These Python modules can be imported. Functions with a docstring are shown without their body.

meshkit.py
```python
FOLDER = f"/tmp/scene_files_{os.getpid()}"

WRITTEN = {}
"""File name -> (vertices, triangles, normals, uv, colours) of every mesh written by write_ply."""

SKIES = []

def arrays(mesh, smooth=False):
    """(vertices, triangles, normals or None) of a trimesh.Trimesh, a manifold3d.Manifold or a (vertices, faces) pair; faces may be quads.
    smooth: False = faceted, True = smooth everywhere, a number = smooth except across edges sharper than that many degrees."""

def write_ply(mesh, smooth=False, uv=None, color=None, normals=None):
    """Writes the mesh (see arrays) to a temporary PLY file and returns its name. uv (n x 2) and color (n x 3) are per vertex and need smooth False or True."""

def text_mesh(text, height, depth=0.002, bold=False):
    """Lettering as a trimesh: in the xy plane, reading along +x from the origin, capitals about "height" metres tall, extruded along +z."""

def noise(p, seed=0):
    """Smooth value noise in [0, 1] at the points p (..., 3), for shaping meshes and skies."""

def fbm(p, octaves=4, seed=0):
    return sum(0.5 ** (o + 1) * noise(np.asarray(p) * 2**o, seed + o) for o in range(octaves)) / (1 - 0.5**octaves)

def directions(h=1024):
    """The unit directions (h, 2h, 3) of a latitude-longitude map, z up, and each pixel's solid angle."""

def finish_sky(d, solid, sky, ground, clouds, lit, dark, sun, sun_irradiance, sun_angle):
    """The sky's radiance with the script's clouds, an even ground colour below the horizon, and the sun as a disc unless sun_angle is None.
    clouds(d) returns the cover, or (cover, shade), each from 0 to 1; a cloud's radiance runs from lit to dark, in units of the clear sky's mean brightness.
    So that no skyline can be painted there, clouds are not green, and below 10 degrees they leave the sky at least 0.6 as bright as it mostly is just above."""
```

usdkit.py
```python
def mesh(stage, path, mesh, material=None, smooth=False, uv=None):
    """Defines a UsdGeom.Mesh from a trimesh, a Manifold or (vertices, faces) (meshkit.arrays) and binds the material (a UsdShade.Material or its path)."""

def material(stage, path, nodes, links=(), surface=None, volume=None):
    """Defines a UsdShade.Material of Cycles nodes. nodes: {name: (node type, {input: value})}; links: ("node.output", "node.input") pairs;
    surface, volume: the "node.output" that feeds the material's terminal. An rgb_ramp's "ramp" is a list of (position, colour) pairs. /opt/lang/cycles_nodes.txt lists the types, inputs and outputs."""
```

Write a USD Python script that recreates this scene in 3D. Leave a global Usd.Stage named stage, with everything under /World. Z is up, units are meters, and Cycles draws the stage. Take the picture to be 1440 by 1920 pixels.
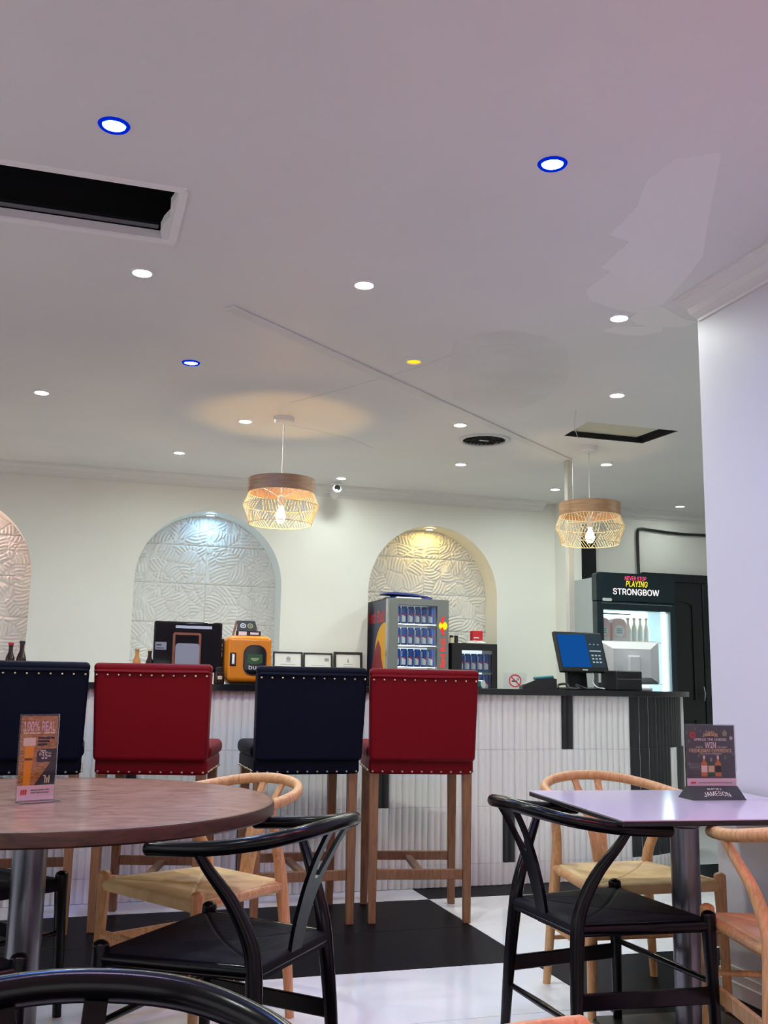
import math, random, numpy as np, trimesh, usdkit, meshkit
from shapely.geometry import Polygon, Point, box as sbox
from shapely import affinity
from scipy.spatial import cKDTree
from pxr import Usd, UsdGeom, Gf, Sdf, UsdLux

random.seed(7); RNG = np.random.default_rng(11)
stage = Usd.Stage.CreateInMemory()
UsdGeom.SetStageUpAxis(stage, UsdGeom.Tokens.z); UsdGeom.SetStageMetersPerUnit(stage, 1.0)
UsdGeom.Xform.Define(stage, '/World'); UsdGeom.Scope.Define(stage, '/World/Looks')
PI = math.pi

# ------------------------------------------------------------------ camera
YAW, PITCH, ROLL, EYE = 0.3000, 0.1709, 0.0174, (0.0, 0.0, 1.10)
fwd = np.array([math.sin(YAW)*math.cos(PITCH), math.cos(YAW)*math.cos(PITCH), math.sin(PITCH)])
rgt = np.array([math.cos(YAW), -math.sin(YAW), 0.0]); upv = np.cross(rgt, fwd)
r2 = rgt*math.cos(ROLL)+upv*math.sin(ROLL); u2 = -rgt*math.sin(ROLL)+upv*math.cos(ROLL)
cam = UsdGeom.Camera.Define(stage, '/World/camera')
cam.AddTransformOp().Set(Gf.Matrix4d(*r2, 0, *u2, 0, *(-fwd), 0, *EYE, 1))
cam.CreateHorizontalApertureAttr(36.0); cam.CreateVerticalApertureAttr(48.0)
cam.CreateFocalLengthAttr(36.0*1865/1440); cam.CreateClippingRangeAttr((0.05, 200))
cam.CreateExposureAttr(0.0)

# overcast daylight, even all round, through the windows behind and left of the tables
dome = UsdLux.DomeLight.Define(stage, '/World/daylight'); dome.CreateIntensityAttr(1.0); dome.CreateColorAttr(Gf.Vec3f(1.0, .96, .97)); dome.CreateExposureAttr(-1.2)
# lamp strengths (emitting lenses of the lamps themselves)
L_WHITE, L_BLUE, L_RED, L_PEND, L_NICHE = 1080.0, 950.0, 1350.0, 140.0, 150.0

# ------------------------------------------------------------------ helpers
used = {}
def uniq(parent, name):
    k = parent+'/'+name; n = used.get(k, 0); used[k] = n+1
    return k if n == 0 else '%s_%03d' % (k, n)
def path_of(p): return '/World' if p is None else str(p.GetPath())
def tag(o, label=None, cat=None, group=None, kind=None):
    for k, v in (('label', label), ('category', cat), ('group', group), ('kind', kind)):
        if v: o.SetCustomDataByKey(k, v)
    return o
def put(name, m, mat, parent=None, smooth=30):
    if isinstance(m, (list, tuple)) and m and isinstance(m[0], trimesh.Trimesh): m = cat(*m)
    p = uniq(path_of(parent), name)
    return usdkit.mesh(stage, p, m, M[mat], smooth=smooth).GetPrim()
def struct(name, m, mat, label=None, parent=None, smooth=30):
    o = put(name, m, mat, parent, smooth)
    if parent is None: tag(o, label, kind='structure')
    return o
def thing(name, label=None, cate=None, loc=(0, 0, 0), rot=0.0, group=None, kind=None):
    x = UsdGeom.Xform.Define(stage, uniq('/World', name))
    x.AddTranslateOp().Set(Gf.Vec3d(*map(float, loc))); x.AddRotateZOp().Set(float(rot))
    return tag(x.GetPrim(), label, cate, group, kind)
def dup(src, label, loc, rot=0.0, group=None):
    base = src.GetName()
    while base[-4:-3] == '_' and base[-3:].isdigit(): base = base[:-4]
    was = src.GetCustomData()
    r = thing(base, label, was['category'], loc, rot, group or was.get('group'))
    r.GetReferences().AddInternalReference(src.GetPath()); r.SetInstanceable(True)
    return r
def cat(*ms): return trimesh.util.concatenate([m for m in ms])
def T(m, x=0, y=0, z=0, rz=0, rx=0, ry=0):
    m = m.copy()
    for a, ax in ((rx, [1, 0, 0]), (ry, [0, 1, 0]), (rz, [0, 0, 1])):
        if a: m.apply_transform(trimesh.transformations.rotation_matrix(a, ax))
    m.apply_translation([x, y, z]); return m
def bx(x0, x1, y0, y1, z0, z1, c=0.0):
    """box, with its edges chamfered by c"""
    if c <= 0:
        return trimesh.creation.box(bounds=[[x0, y0, z0], [x1, y1, z1]])
    c = min(c, .49*(x1-x0), .49*(y1-y0), .49*(z1-z0)); P = []
    for sx in (0, 1):
        for sy in (0, 1):
            for sz in (0, 1):
                p = np.array([(x0, x1)[sx], (y0, y1)[sy], (z0, z1)[sz]], float)
                d = np.array([1-2*sx, 1-2*sy, 1-2*sz])*c
                for k in range(3):
                    q = p+d; q[k] = p[k]; P.append(q)
    return trimesh.convex.convex_hull(np.array(P))
def pillow(x0, x1, y0, y1, z0, z1, r, n=3):
    """box with well rounded edges (hull of eighth spheres)"""
    P = []; r = min(r, .5*(x1-x0), .5*(y1-y0), .5*(z1-z0)); s = trimesh.creation.icosphere(2, r).vertices
    for cx in (x0+r, x1-r):
        for cy in (y0+r, y1-r):
            for cz in (z0+r, z1-r): P.append(s+[cx, cy, cz])
    return trimesh.convex.convex_hull(np.vstack(P))
def sm(pts, n=40):
    """smooth curve through points (Catmull-Rom)"""
    p = np.asarray(pts, float); p = np.vstack([2*p[0]-p[1], p, 2*p[-1]-p[-2]]); out = []
    for i in range(1, len(p)-2):
        for t in np.linspace(0, 1, max(2, n//(len(p)-3)), endpoint=False):
            a, b, c, d = p[i-1:i+3]
            out.append(.5*(2*b+(c-a)*t+(2*a-5*b+4*c-d)*t*t+(3*b-a-3*c+d)*t**3))
    return np.array(out+[p[-2]])
def tube(pts, r, n=12, round_ends=True, flat=(1, 1), up=(0, 0, 1)):
    """swept tube; r number or one per point; flat = (horizontal, vertical) factors of the section"""
    p = np.asarray(pts, float); r = np.broadcast_to(np.asarray(r, float), (len(p),)).copy()
    t = np.gradient(p, axis=0); t /= np.linalg.norm(t, axis=1, keepdims=True)
    if round_ends:
        k = [.12, .5, .8, .95]
        a = [p[0]-t[0]*r[0]*.6*(1-q) for q in (0, .35, .7)]; ra = [r[0]*.35, r[0]*.78, r[0]*.95]
        b = [p[-1]+t[-1]*r[-1]*.6*(1-q) for q in (.7, .35, 0)]; rb = [r[-1]*.95, r[-1]*.78, r[-1]*.35]
        p = np.vstack([a, p, b]); r = np.concatenate([ra, r, rb]); t = np.vstack([[t[0]]*3, t, [t[-1]]*3])
    ref = np.asarray(up if abs((p[-1]-p[0])[2]) < .75*np.linalg.norm(p[-1]-p[0])+1e-9 else (1, 0, 0), float); V = []; ang = np.linspace(0, 2*PI, n, endpoint=False)
    for i in range(len(p)):
        u = ref-t[i]*(ref@t[i])
        if np.linalg.norm(u) < .15: u = np.cross(t[i], [1, .3, 0])
        u /= np.linalg.norm(u); w = np.cross(t[i], u)
        V.append(p[i]+r[i]*(flat[0]*np.cos(ang)[:, None]*w+flat[1]*np.sin(ang)[:, None]*u))
    V = np.vstack(V); F = []; N = len(p)
    for i in range(N-1):
        for j in range(n):
            a, b = i*n+j, i*n+(j+1) % n; F += [[a, b, b+n], [a, b+n, a+n]]
    c0, c1 = len(V), len(V)+1; V = np.vstack([V, p[:1], p[-1:]])
    for j in range(n):
        F += [[c0, (j+1) % n, j], [c1, (N-1)*n+j, (N-1)*n+(j+1) % n]]
    m = trimesh.Trimesh(V, F, process=False)
    if m.volume < 0: m.invert()
    return m
def lathe(prof, n=40):
    """profile [(r, z)...] turned about z, open profiles capped on the axis when r = 0"""
    V, F = [], []; prof = np.asarray(prof, float); k = len(prof)
    a = np.linspace(0, 2*PI, n, endpoint=False)
    for r, z in prof: V.append(np.c_[r*np.cos(a), r*np.sin(a), np.full(n, z)])
    V = np.vstack(V)
    for i in range(k-1):
        for j in range(n):
            p, q = i*n+j, i*n+(j+1) % n; F += [[p, q, q+n], [p, q+n, p+n]]
    m = trimesh.Trimesh(V, F); m.update_faces(m.nondegenerate_faces()); m.fix_normals()
    return m
def disc(r, z0, z1, n=40): return T(trimesh.creation.cylinder(radius=r, height=z1-z0, sections=n), z=(z0+z1)/2)
def prism(poly, depth): 
    g = getattr(poly, 'geoms', [poly])
    return cat(*[trimesh.creation.extrude_polygon(q, depth, engine='earcut') for q in g])
FACE = np.array([[1, 0, 0, 0], [0, 0, -1, 0], [0, 1, 0, 0], [0, 0, 0, 1.0]])
def face(m):
    """from the xy plane (normal +z) to the xz plane, looking towards -y"""
    m = m.copy(); m.apply_transform(FACE); return m
def sheet(poly, y, th=.0006):
    """flat print: polygon in (x, z) with its face at y - th"""
    return T(face(prism(poly, th)), y=y)
def text(s, x, z, h, y, width=None, bold=False, th=.0006, shear=0, arc=0):
    m = meshkit.text_mesh(s, h, th, bold); w = m.bounds[1][0]-m.bounds[0][0]
    m.apply_translation([-(m.bounds[0][0]+m.bounds[1][0])/2, 0, 0])
    if width: m.apply_scale([width/w, 1, 1])
    if shear: m.vertices[:, 0] += shear*m.vertices[:, 1]
    if arc: m.vertices[:, 1] += arc*(1-(2*m.vertices[:, 0]/(width or w))**2)
    return T(face(m), x=x, y=y, z=z)
def words(x0, x1, z, h, y, n=3, th=.0006):
    """a line of print too small to read: word-length bars"""
    rg = np.random.default_rng(int(1e4*abs(x0*7+z*13))+n); w_ = rg.uniform(.6, 1.4, n); w_ = w_/w_.sum()*(x1-x0); out = []; x_ = x0
    for k in range(n): out.append(sheet(rect(x_, x_+w_[k]-.12*(x1-x0)/n, z, z+h), y, th)); x_ += w_[k]
    return cat(*out)
def rect(x0, x1, z0, z1): return sbox(x0, z0, x1, z1)
def circ(x, z, r, n=8): return Point(x, z).buffer(r, n)

# ------------------------------------------------------------------ materials
M = {}
def mk(name, nodes, links, surf):
    M[name] = usdkit.material(stage, '/World/Looks/'+name, nodes, links, surface=surf)
def plain(name, col, rough=.5, metal=0.0, bump=0, bscale=200, bdist=.001, vary=0, vscale=3, **kw):
    nodes = {'p': ('principled_bsdf', dict(base_color=col, roughness=rough, metallic=metal, **kw))}; links = []
    if bump or vary:
        nodes['tc'] = ('texture_coordinate', {})
    if bump:
        nodes['n'] = ('noise_texture', dict(scale=bscale, detail=3)); nodes['b'] = ('bump', dict(strength=bump, distance=bdist))
        links += [('tc.object', 'n.vector'), ('n.fac', 'b.height'), ('b.normal', 'p.normal')]
    if vary:
        lo = tuple(c*(1-vary) for c in col); hi = tuple(min(1, c*(1+vary)) for c in col)
        nodes['v'] = ('noise_texture', dict(scale=vscale, detail=4)); nodes['r'] = ('rgb_ramp', dict(ramp=[(.3, lo), (.7, hi)]))
        links += [('tc.object', 'v.vector'), ('v.fac', 'r.fac'), ('r.color', 'p.base_color')]
    mk(name, nodes, links, 'p.BSDF')
def emit(name, col, s): mk(name, {'e': ('emission', dict(color=col, strength=s))}, [], 'e.emission')
def wood(name, a, b, rough=.4, scale=(30, 30, 3), dist=2.0, coat=0.0):
    mk(name, {'tc': ('texture_coordinate', {}), 'm': ('mapping', dict(scale=scale)),
              'n': ('noise_texture', dict(scale=1.0, detail=5, roughness=.6, distortion=dist)),
              'r': ('rgb_ramp', dict(ramp=[(.3, a), (.5, tuple((x+y)/2 for x, y in zip(a, b))), (.72, b)])),
              'bp': ('bump', dict(strength=.15, distance=.0006)),
              'p': ('principled_bsdf', dict(roughness=rough, coat_weight=coat))},
       [('tc.object', 'm.vector'), ('m.vector', 'n.vector'), ('n.fac', 'r.fac'), ('r.color', 'p.base_color'), ('n.fac', 'bp.height'), ('bp.normal', 'p.normal')], 'p.BSDF')
plain('ceiling_paint', (.80, .79, .78), .6, bump=.15, bscale=120, vary=.03, vscale=1.2)
plain('ceiling_filler', (.88, .87, .85), .7, bump=.1, bscale=60)
plain('ceiling_old', (.765, .76, .745), .7, vary=.05, vscale=3)
plain('crack_grey', (.58, .57, .55), .8)
plain('wall_paint', (.83, .835, .775), .55, bump=.12, bscale=150, vary=.02, vscale=1.5)
plain('wall_white', (.80, .79, .80), .5, bump=.1, bscale=150)
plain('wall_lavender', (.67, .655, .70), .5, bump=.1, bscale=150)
plain('cornice_paint', (.77, .76, .74), .55)
plain('relief_tile', (.78, .77, .74), .6)
plain('void_black', (.006, .006, .008), .8)
plain('tile_white', (.88, .87, .87), .10, vary=.02, vscale=2, specular_ior_level=.5)
plain('tile_black', (.007, .007, .009), .38, specular_ior_level=.04)
plain('grout', (.45, .45, .45), .8)
plain('flute_white', (.88, .86, .82), .42)
plain('flute_black', (.018, .02, .022), .4)
plain('counter_black', (.012, .012, .014), .18)
plain('metal_post', (.62, .62, .58), .45, .3)
plain('steel', (.55, .56, .58), .25, 1.0)
plain('steel_dark', (.22, .23, .26), .28, 1.0)
plain('chrome', (.85, .85, .85), .12, 1.0)
plain('brass', (.75, .62, .40), .28, 1.0)
plain('navy_leather', (.002, .003, .012), .55, specular_ior_level=.12, bump=.25, bscale=350, bdist=.0005)
plain('red_leather', (.17, .001, .006), .5, specular_ior_level=.15, bump=.25, bscale=350, bdist=.0005)
plain('black_lacquer', (.0025, .0025, .004), .22, specular_ior_level=.28)
plain('black_cord', (.006, .006, .009), .7, specular_ior_level=.2)
plain('oak_cord', (.72, .49, .24), .75, vary=.12, vscale=12)
wood('oak', (.50, .235, .09), (.80, .46, .21), .42, (45, 45, 5))
wood('stool_oak', (.17, .075, .032), (.33, .16, .075), .45, (50, 50, 4))
wood('band_wood', (.24, .12, .055), (.40, .22, .11), .5, (4, 4, 40))
wood('walnut_top', (.17, .075, .05), (.42, .235, .18), .30, (4, 9, 6), 3.0, .15)
wood('walnut_edge', (.035, .013, .008), (.095, .04, .022), .4, (9, 9, 30), 1.0)
plain('laminate', (.72, .66, .80), .14)
plain('black_plastic', (.012, .012, .013), .35)
plain('gloss_black', (.005, .005, .007), .06)
plain('grey_plastic', (.32, .33, .34), .45)
plain('light_plastic', (.62, .64, .66), .4)
plain('white_plastic', (.80, .80, .80), .35)
plain('orange_plastic', (.90, .27, .01), .28)
plain('orange_dull', (.30, .08, .03), .4)
plain('teal_plastic', (.01, .16, .20), .4)
plain('rattan', (.72, .58, .36), .6)
plain('cord_white', (.75, .75, .75), .5)
plain('fridge_grey', (.17, .18, .18), .4, .2)
plain('fridge_side', (.05, .045, .045), .35)
plain('fridge_blue', (.02, .03, .08), .35)
plain('fridge_steel', (.42, .47, .50), .35, .3)
plain('cooler_teal', (.008, .022, .030), .3)
plain('door_black', (.010, .013, .015), .3)
plain('can_blue', (.015, .08, .40), .3, 0)
plain('can_silver', (.80, .82, .86), .3, 0)
plain('can_red', (.6, .02, .03), .4)
plain('sun_yellow', (.85, .42, .01), .5)
plain('bull_red', (.30, .015, .03), .45)
plain('letter_red', (.55, .02, .03), .45)
plain('pack_pink', (.90, .60, .57), .5)
plain('pack_cream', (.86, .80, .68), .5)
plain('paper', (.82, .81, .78), .6)
plain('paper_pink', (.85, .74, .78), .5)
plain('print_black', (.02, .02, .02), .6)
plain('print_grey', (.35, .35, .34), .6)
plain('print_dark', (.045, .05, .045), .4)
plain('print_slate', (.04, .055, .06), .4)
plain('print_gold', (.78, .64, .36), .5)
plain('print_cream', (.88, .84, .74), .5)
plain('print_green', (.38, .45, .20), .5)
plain('print_red', (.70, .05, .05), .5)
plain('print_teal', (.16, .27, .25), .5)
plain('amber', (.65, .26, .06), .4)
plain('amber_dark', (.22, .05, .03), .4)
plain('beer', (.90, .47, .01), .4)
plain('blue_cloth', (.012, .03, .20), .6)
plain('white_cloth', (.80, .78, .74), .8)
plain('green_glass', (.02, .10, .03), .15)
plain('bottle_dark', (.03, .012, .008), .12)
mk('poster_wood', {'tc': ('texture_coordinate', {}), 'm': ('mapping', dict(rotation=(0, .9, 0), scale=(60, 60, 260))), 'n': ('noise_texture', dict(scale=1, detail=3)),
   'r': ('rgb_ramp', dict(ramp=[(.35, (.36, .17, .035)), (.65, (.80, .46, .13))])), 'p': ('principled_bsdf', dict(roughness=.45))},
   [('tc.object', 'm.vector'), ('m.vector', 'n.vector'), ('n.fac', 'r.fac'), ('r.color', 'p.base_color')], 'p.BSDF')
def pane(name, tint, gl=.04):
    mk(name, {'t': ('transparent_bsdf', dict(color=tint)), 'g': ('glossy_bsdf', dict(color=(1, 1, 1), roughness=.03)), 'f': ('fresnel', dict(IOR=1.45)),
              'x': ('mix_closure', {})}, [('f.fac', 'x.fac'), ('t.BSDF', 'x.closure1'), ('g.BSDF', 'x.closure2')], 'x.closure')
pane('clear_glass', (.96, .98, .98)); pane('acrylic', (.93, .93, .95)); pane('smoke_glass', (.30, .32, .34))
emit('lens_white', (.91, 1.0, .93), L_WHITE); emit('lens_white_dim', (.91, 1.0, .93), L_WHITE*.30); emit('lens_white_faint', (.91, 1.0, .93), L_WHITE*.16); emit('lens_blue', (.10, .30, 1.0), L_BLUE); emit('lens_red', (1.0, .10, .13), L_RED)
emit('lens_violet', (.62, .50, 1.0), L_RED*.4); emit('lens_orange', (1.0, .42, .01), 2.2)
emit('ring_blue', (.0, .03, 1.0), .55)
emit('lens_niche_blue', (.30, .66, 1.0), L_NICHE*1.2); emit('lens_niche_warm', (1.0, .66, .14), L_NICHE*1.7); emit('lens_niche_pink', (1.0, .60, .48), L_NICHE*5)
emit('bulb_warm', (1.0, .58, .16), L_PEND); emit('bulb_pale', (1.0, .80, .45), L_PEND*.35)
plain('hatch_board', (.60, .59, .48), .8); emit('fridge_light', (.85, .95, 1.0), 1.1); emit('fridge_led', (.85, .95, 1.0), 4.0); emit('cooler_light', (.66, .93, 1.0), 3.2); emit('cooler_strip', (.80, .97, 1.0), 14.0)
emit('screen_blue', (.006, .075, .30), 1.0); emit('screen_dark', (.03, .05, .065), 1.0); emit('screen_light', (.35, .45, .5), 1.0)
emit('sign_red', (1.0, .05, .04), 1.1); emit('sign_yellow', (1.0, .75, .02), 1.2); emit('sign_white', (1.0, .93, .93), 1.3); emit('sign_pink', (1.0, .10, .22), 1.0)
# ------------------------------------------------------------------ the setting
CZ, YB, XR, YR = 2.68, 7.80, 2.40, 3.39        # ceiling, back wall, right wall and where it ends
X0, X1, Y0 = -3.2, 6.6, -2.6
# floor: tiles 1.2 x 0.6
fl = thing('floor', kind='structure', label='floor of long glossy white and black tiles laid in blocks')
put('screed', bx(X0, X1, Y0, YB+.3, -.06, -.0018), 'grout', fl)
for i in range(-4, 4):
    for j in range(-5, 13):
        xa, ya = 1.864+1.2*i, .317+.6*j
        xb, yb = min(xa+1.2, X1), min(ya+.6, YB+.02); xa, ya = max(xa, X0), max(ya, Y0)
        if xb-xa < .02 or yb-ya < .02 or (xa > XR and yb < YR): continue
        white = ya > 5.6 or (math.floor((ya+.01-.317)/1.2) % 2 == 0) == (xa < 1.86)
        put('tile', bx(xa+.0015, xb-.0015, ya+.0015, yb-.0015, -.009, 0, .0008), 'tile_white' if white else 'tile_black', fl, smooth=False)
# ceiling with its openings
ce = thing('ceiling', kind='structure', label='white painted ceiling with openings and repair patches')
slot = Polygon([(-1.0, 3.115), (.236, 3.112), (.232, 3.17), (.222, 3.22), (.228, 3.30), (.212, 3.36), (.205, 3.42), (.215, 3.488), (-1.0, 3.488)])
hatch = Polygon([(2.915, 5.56), (3.48, 5.553), (3.512, 5.20), (2.89, 5.205)])
VC = (2.481, 5.84)
holes = slot.union(hatch).union(Point(*VC).buffer(.15, 24))
put('ceiling_board', T(prism(sbox(X0, Y0, X1, YB+.3).difference(holes), .03), z=CZ), 'ceiling_paint', ce, smooth=False)
put('roof_void', cat(bx(X0, X1, Y0, YB+.3, 3.00, 3.04)), 'void_black', ce)
for p_, m_, z_ in (([(1.753, 2.324), (1.954, 2.669), (2.135, 2.965), (2.208, 3.202), (2.26, 3.434), (2.229, 3.549), (2.092, 3.533), (1.951, 3.483), (1.882, 3.388), (1.885, 3.197), (1.831, 3.18), (1.815, 2.945), (1.722, 2.922), (1.697, 2.699), (1.635, 2.544), (1.645, 2.404)], 'ceiling_filler', .0012),
             ([(2.207, 3.491), (2.267, 3.444), (2.442, 3.532), (2.51, 3.541), (2.498, 3.615), (2.385, 3.671), (2.287, 3.664), (2.213, 3.608)], 'ceiling_filler', .0018),
             ([(2.176, 3.79), (2.205, 3.729), (2.308, 3.677), (2.418, 3.659), (2.434, 3.704), (2.374, 3.784), (2.273, 3.799)], 'ceiling_filler', .0015),
             ([(1.608, 4.149), (1.70, 4.0), (1.804, 3.926), (1.98, 3.95), (2.129, 4.037), (2.30, 4.3), (2.405, 4.565), (2.42, 4.85), (2.393, 5.067), (2.2, 5.12), (1.961, 5.055), (1.75, 4.6)], 'ceiling_old', .0010)):
    s_ = Polygon(p_).buffer(-.012).buffer(.020, 4).buffer(-.008)
    put('plaster_patch', T(prism(s_, z_), z=CZ-z_), m_, ce, smooth=False)
for a_ in ([(1.109, 5.436), (1.315, 5.078), (1.575, 4.585), (1.72, 4.227), (1.956, 4.021)], [(1.13, 5.9), (1.6, 6.1), (1.9, 6.35)], [(2.70, 5.0), (2.86, 5.32), (3.05, 5.62)]):
    put('plaster_crack', tube(sm([(x, y, CZ+.0006) for x, y in a_], 40), .0020, 5, False), 'crack_grey', ce)
# slot opening: frame strips, ledge and dark lining
put('opening_lining', cat(bx(-1.0, .27, 3.08, 3.10, CZ+.031, 2.999), bx(-1.0, .27, 3.51, 3.53, CZ+.031, 2.999), bx(.25, .27, 3.10, 3.51, CZ+.031, 2.999)), 'void_black', ce)
for b_ in (bx(-1.0, .262, 3.080, 3.108, CZ-.005, CZ), bx(-1.0, .262, 3.494, 3.522, CZ-.005, CZ), bx(.240, .268, 3.108, 3.494, CZ-.005, CZ)):
    put('opening_frame', b_, 'ceiling_filler', ce)
put('opening_ledge', bx(-1.0, .20, 3.45, 3.485, CZ+.033, CZ+.045), 'steel_dark', ce)
# hatch: loose pale lid lying above the hole
put('hatch_lid', T(prism(Polygon([(2.90, 5.60), (3.42, 5.60), (3.455, 5.22), (3.30, 5.19), (2.97, 5.15), (2.95, 5.25)]), .012), z=CZ+.032), 'hatch_board', ce, smooth=False)
for (xa_, ya_), (xb_, yb_) in (((2.915, 5.56), (3.48, 5.553)), ((3.48, 5.553), (3.512, 5.20))):
    dx_, dy_ = xb_-xa_, yb_-ya_; put('hatch_lining', T(bx(0, math.hypot(dx_, dy_), -.016, 0, CZ-.001, CZ+.031), xa_, ya_, 0, math.atan2(dy_, dx_)), 'void_black', ce)
# back wall with three arched niches
NI, NR, NS, NB = (-.890, .996, 2.861), .571, 1.848, 1.0
def arch(xc, r=NR):
    a = np.linspace(0, PI, 40); return Polygon([(xc-r, NB)]+[(xc-r*math.cos(t), NS+r*math.sin(t)) for t in a]+[(xc+r, NB)])
wb = thing('wall_back', kind='structure', label='cream back wall behind the bar with three arched niches of relief tiles')
poly = sbox(X0, 0, X1, CZ)
for xc in NI: poly = poly.difference(arch(xc))
put('wall_board', T(face(prism(poly, .25)), y=YB+.25), 'wall_paint', wb, smooth=20)
def relief(x0, x1, z0, z1, seed, y):
    g = .006; nx, nz = int(round((x1-x0)/g))+1, int(round((z1-z0)/g))+1
    X, Z = np.meshgrid(np.linspace(x0, x1, nx), np.linspace(z0, z1, nz)); rg = np.random.default_rng(seed)
    S = np.c_[rg.uniform(x0-.1, x1+.1, 46), rg.uniform(z0-.1, z1+.1, 46)]; A = rg.uniform(0, PI, 46); K = rg.uniform(-4.5, 4.5, 46)
    d, i = cKDTree(S).query(np.c_[X.ravel(), Z.ravel()], k=2)
    dx, dz = X.ravel()-S[i[:, 0], 0], Z.ravel()-S[i[:, 0], 1]; a = A[i[:, 0]]
    u, v = dx*np.cos(a)+dz*np.sin(a), -dx*np.sin(a)+dz*np.cos(a)
    ph = (v+K[i[:, 0]]*u*u)/.027
    h = .0120*np.abs(np.sin(PI*ph))**.8*np.clip((d[:, 1]-d[:, 0])/.012, .15, 1)
    h = h.reshape(X.shape); e = np.minimum.reduce([X-x0, x1-X, Z-z0, z1-Z]); h *= np.clip(e/.008, 0, 1)
    V = np.c_[X.ravel(), y-.006-h.ravel(), Z.ravel()]; idx = np.arange(nx*nz).reshape(nz, nx)
    a, b, c, d_ = idx[:-1, :-1].ravel(), idx[:-1, 1:].ravel(), idx[1:, 1:].ravel(), idx[1:, :-1].ravel()
    F = np.vstack([np.c_[a, b, c], np.c_[a, c, d_]]); m = trimesh.Trimesh(V, F, process=False)
    return cat(m, bx(x0, x1, y-.0055, y, z0, z1))
for n_, xc in enumerate(NI):
    for r_ in range(5):
        for c_ in range(2):
            if xc < 0 and c_ == 0: continue
            xa, za = xc-.6+.6*c_, .93+.31*r_
            put('relief_tile', relief(xa+.001, xa+.599, za+.0008, za+.3092, 100*n_+10*r_+c_, YB+.262), 'relief_tile', wb, smooth=True)
    put('niche_backing', bx(xc-.62, xc+.62, YB+.262, YB+.29, .9, 2.55), 'relief_tile', wb)
def cornice(o, L0, L1, along):
    P = [(0, 2.602), (.010, 2.602), (.012, 2.612), (.026, 2.616), (.046, 2.626), (.058, 2.640), (.060, 2.646), (.068, 2.648), (.088, 2.656), (.104, 2.664), (.108, 2.670), (.116, 2.671), (.118, 2.676), (.128, 2.676), (.128, CZ), (0, CZ)]
    m = prism(Polygon(P), L1-L0); V = m.vertices.copy()      # (offset, z, length)
    m.vertices = np.c_[o-V[:, 0], L0+V[:, 2], V[:, 1]] if along == 'y' else np.c_[L0+V[:, 2], o-V[:, 0], V[:, 1]]
    m.fix_normals(); return m
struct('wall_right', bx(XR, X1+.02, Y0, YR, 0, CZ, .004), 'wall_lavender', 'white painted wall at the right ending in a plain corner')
struct('trim_1', cornice(XR, Y0, YR-.02, 'y'), 'cornice_paint', 'moulded white cornice along the top of the right wall', smooth=12)
struct('trim_2', cornice(YB, X0, 3.86, 'x'), 'cornice_paint', 'moulded white cornice above the arched niches', smooth=12)
struct('trim_3', cornice(YB, 4.16, X1, 'x'), 'cornice_paint', 'moulded white cornice above the tall drinks cooler', smooth=12)
struct('baseboard_right', cat(bx(XR-.014, XR, Y0, YR, 0, .085, .002), bx(XR-.020, XR, Y0, YR, 0, .055, .003), bx(XR-.009, XR, Y0, YR, .08, .105, .003)), 'cornice_paint', 'stepped white baseboard along the right wall')
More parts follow.
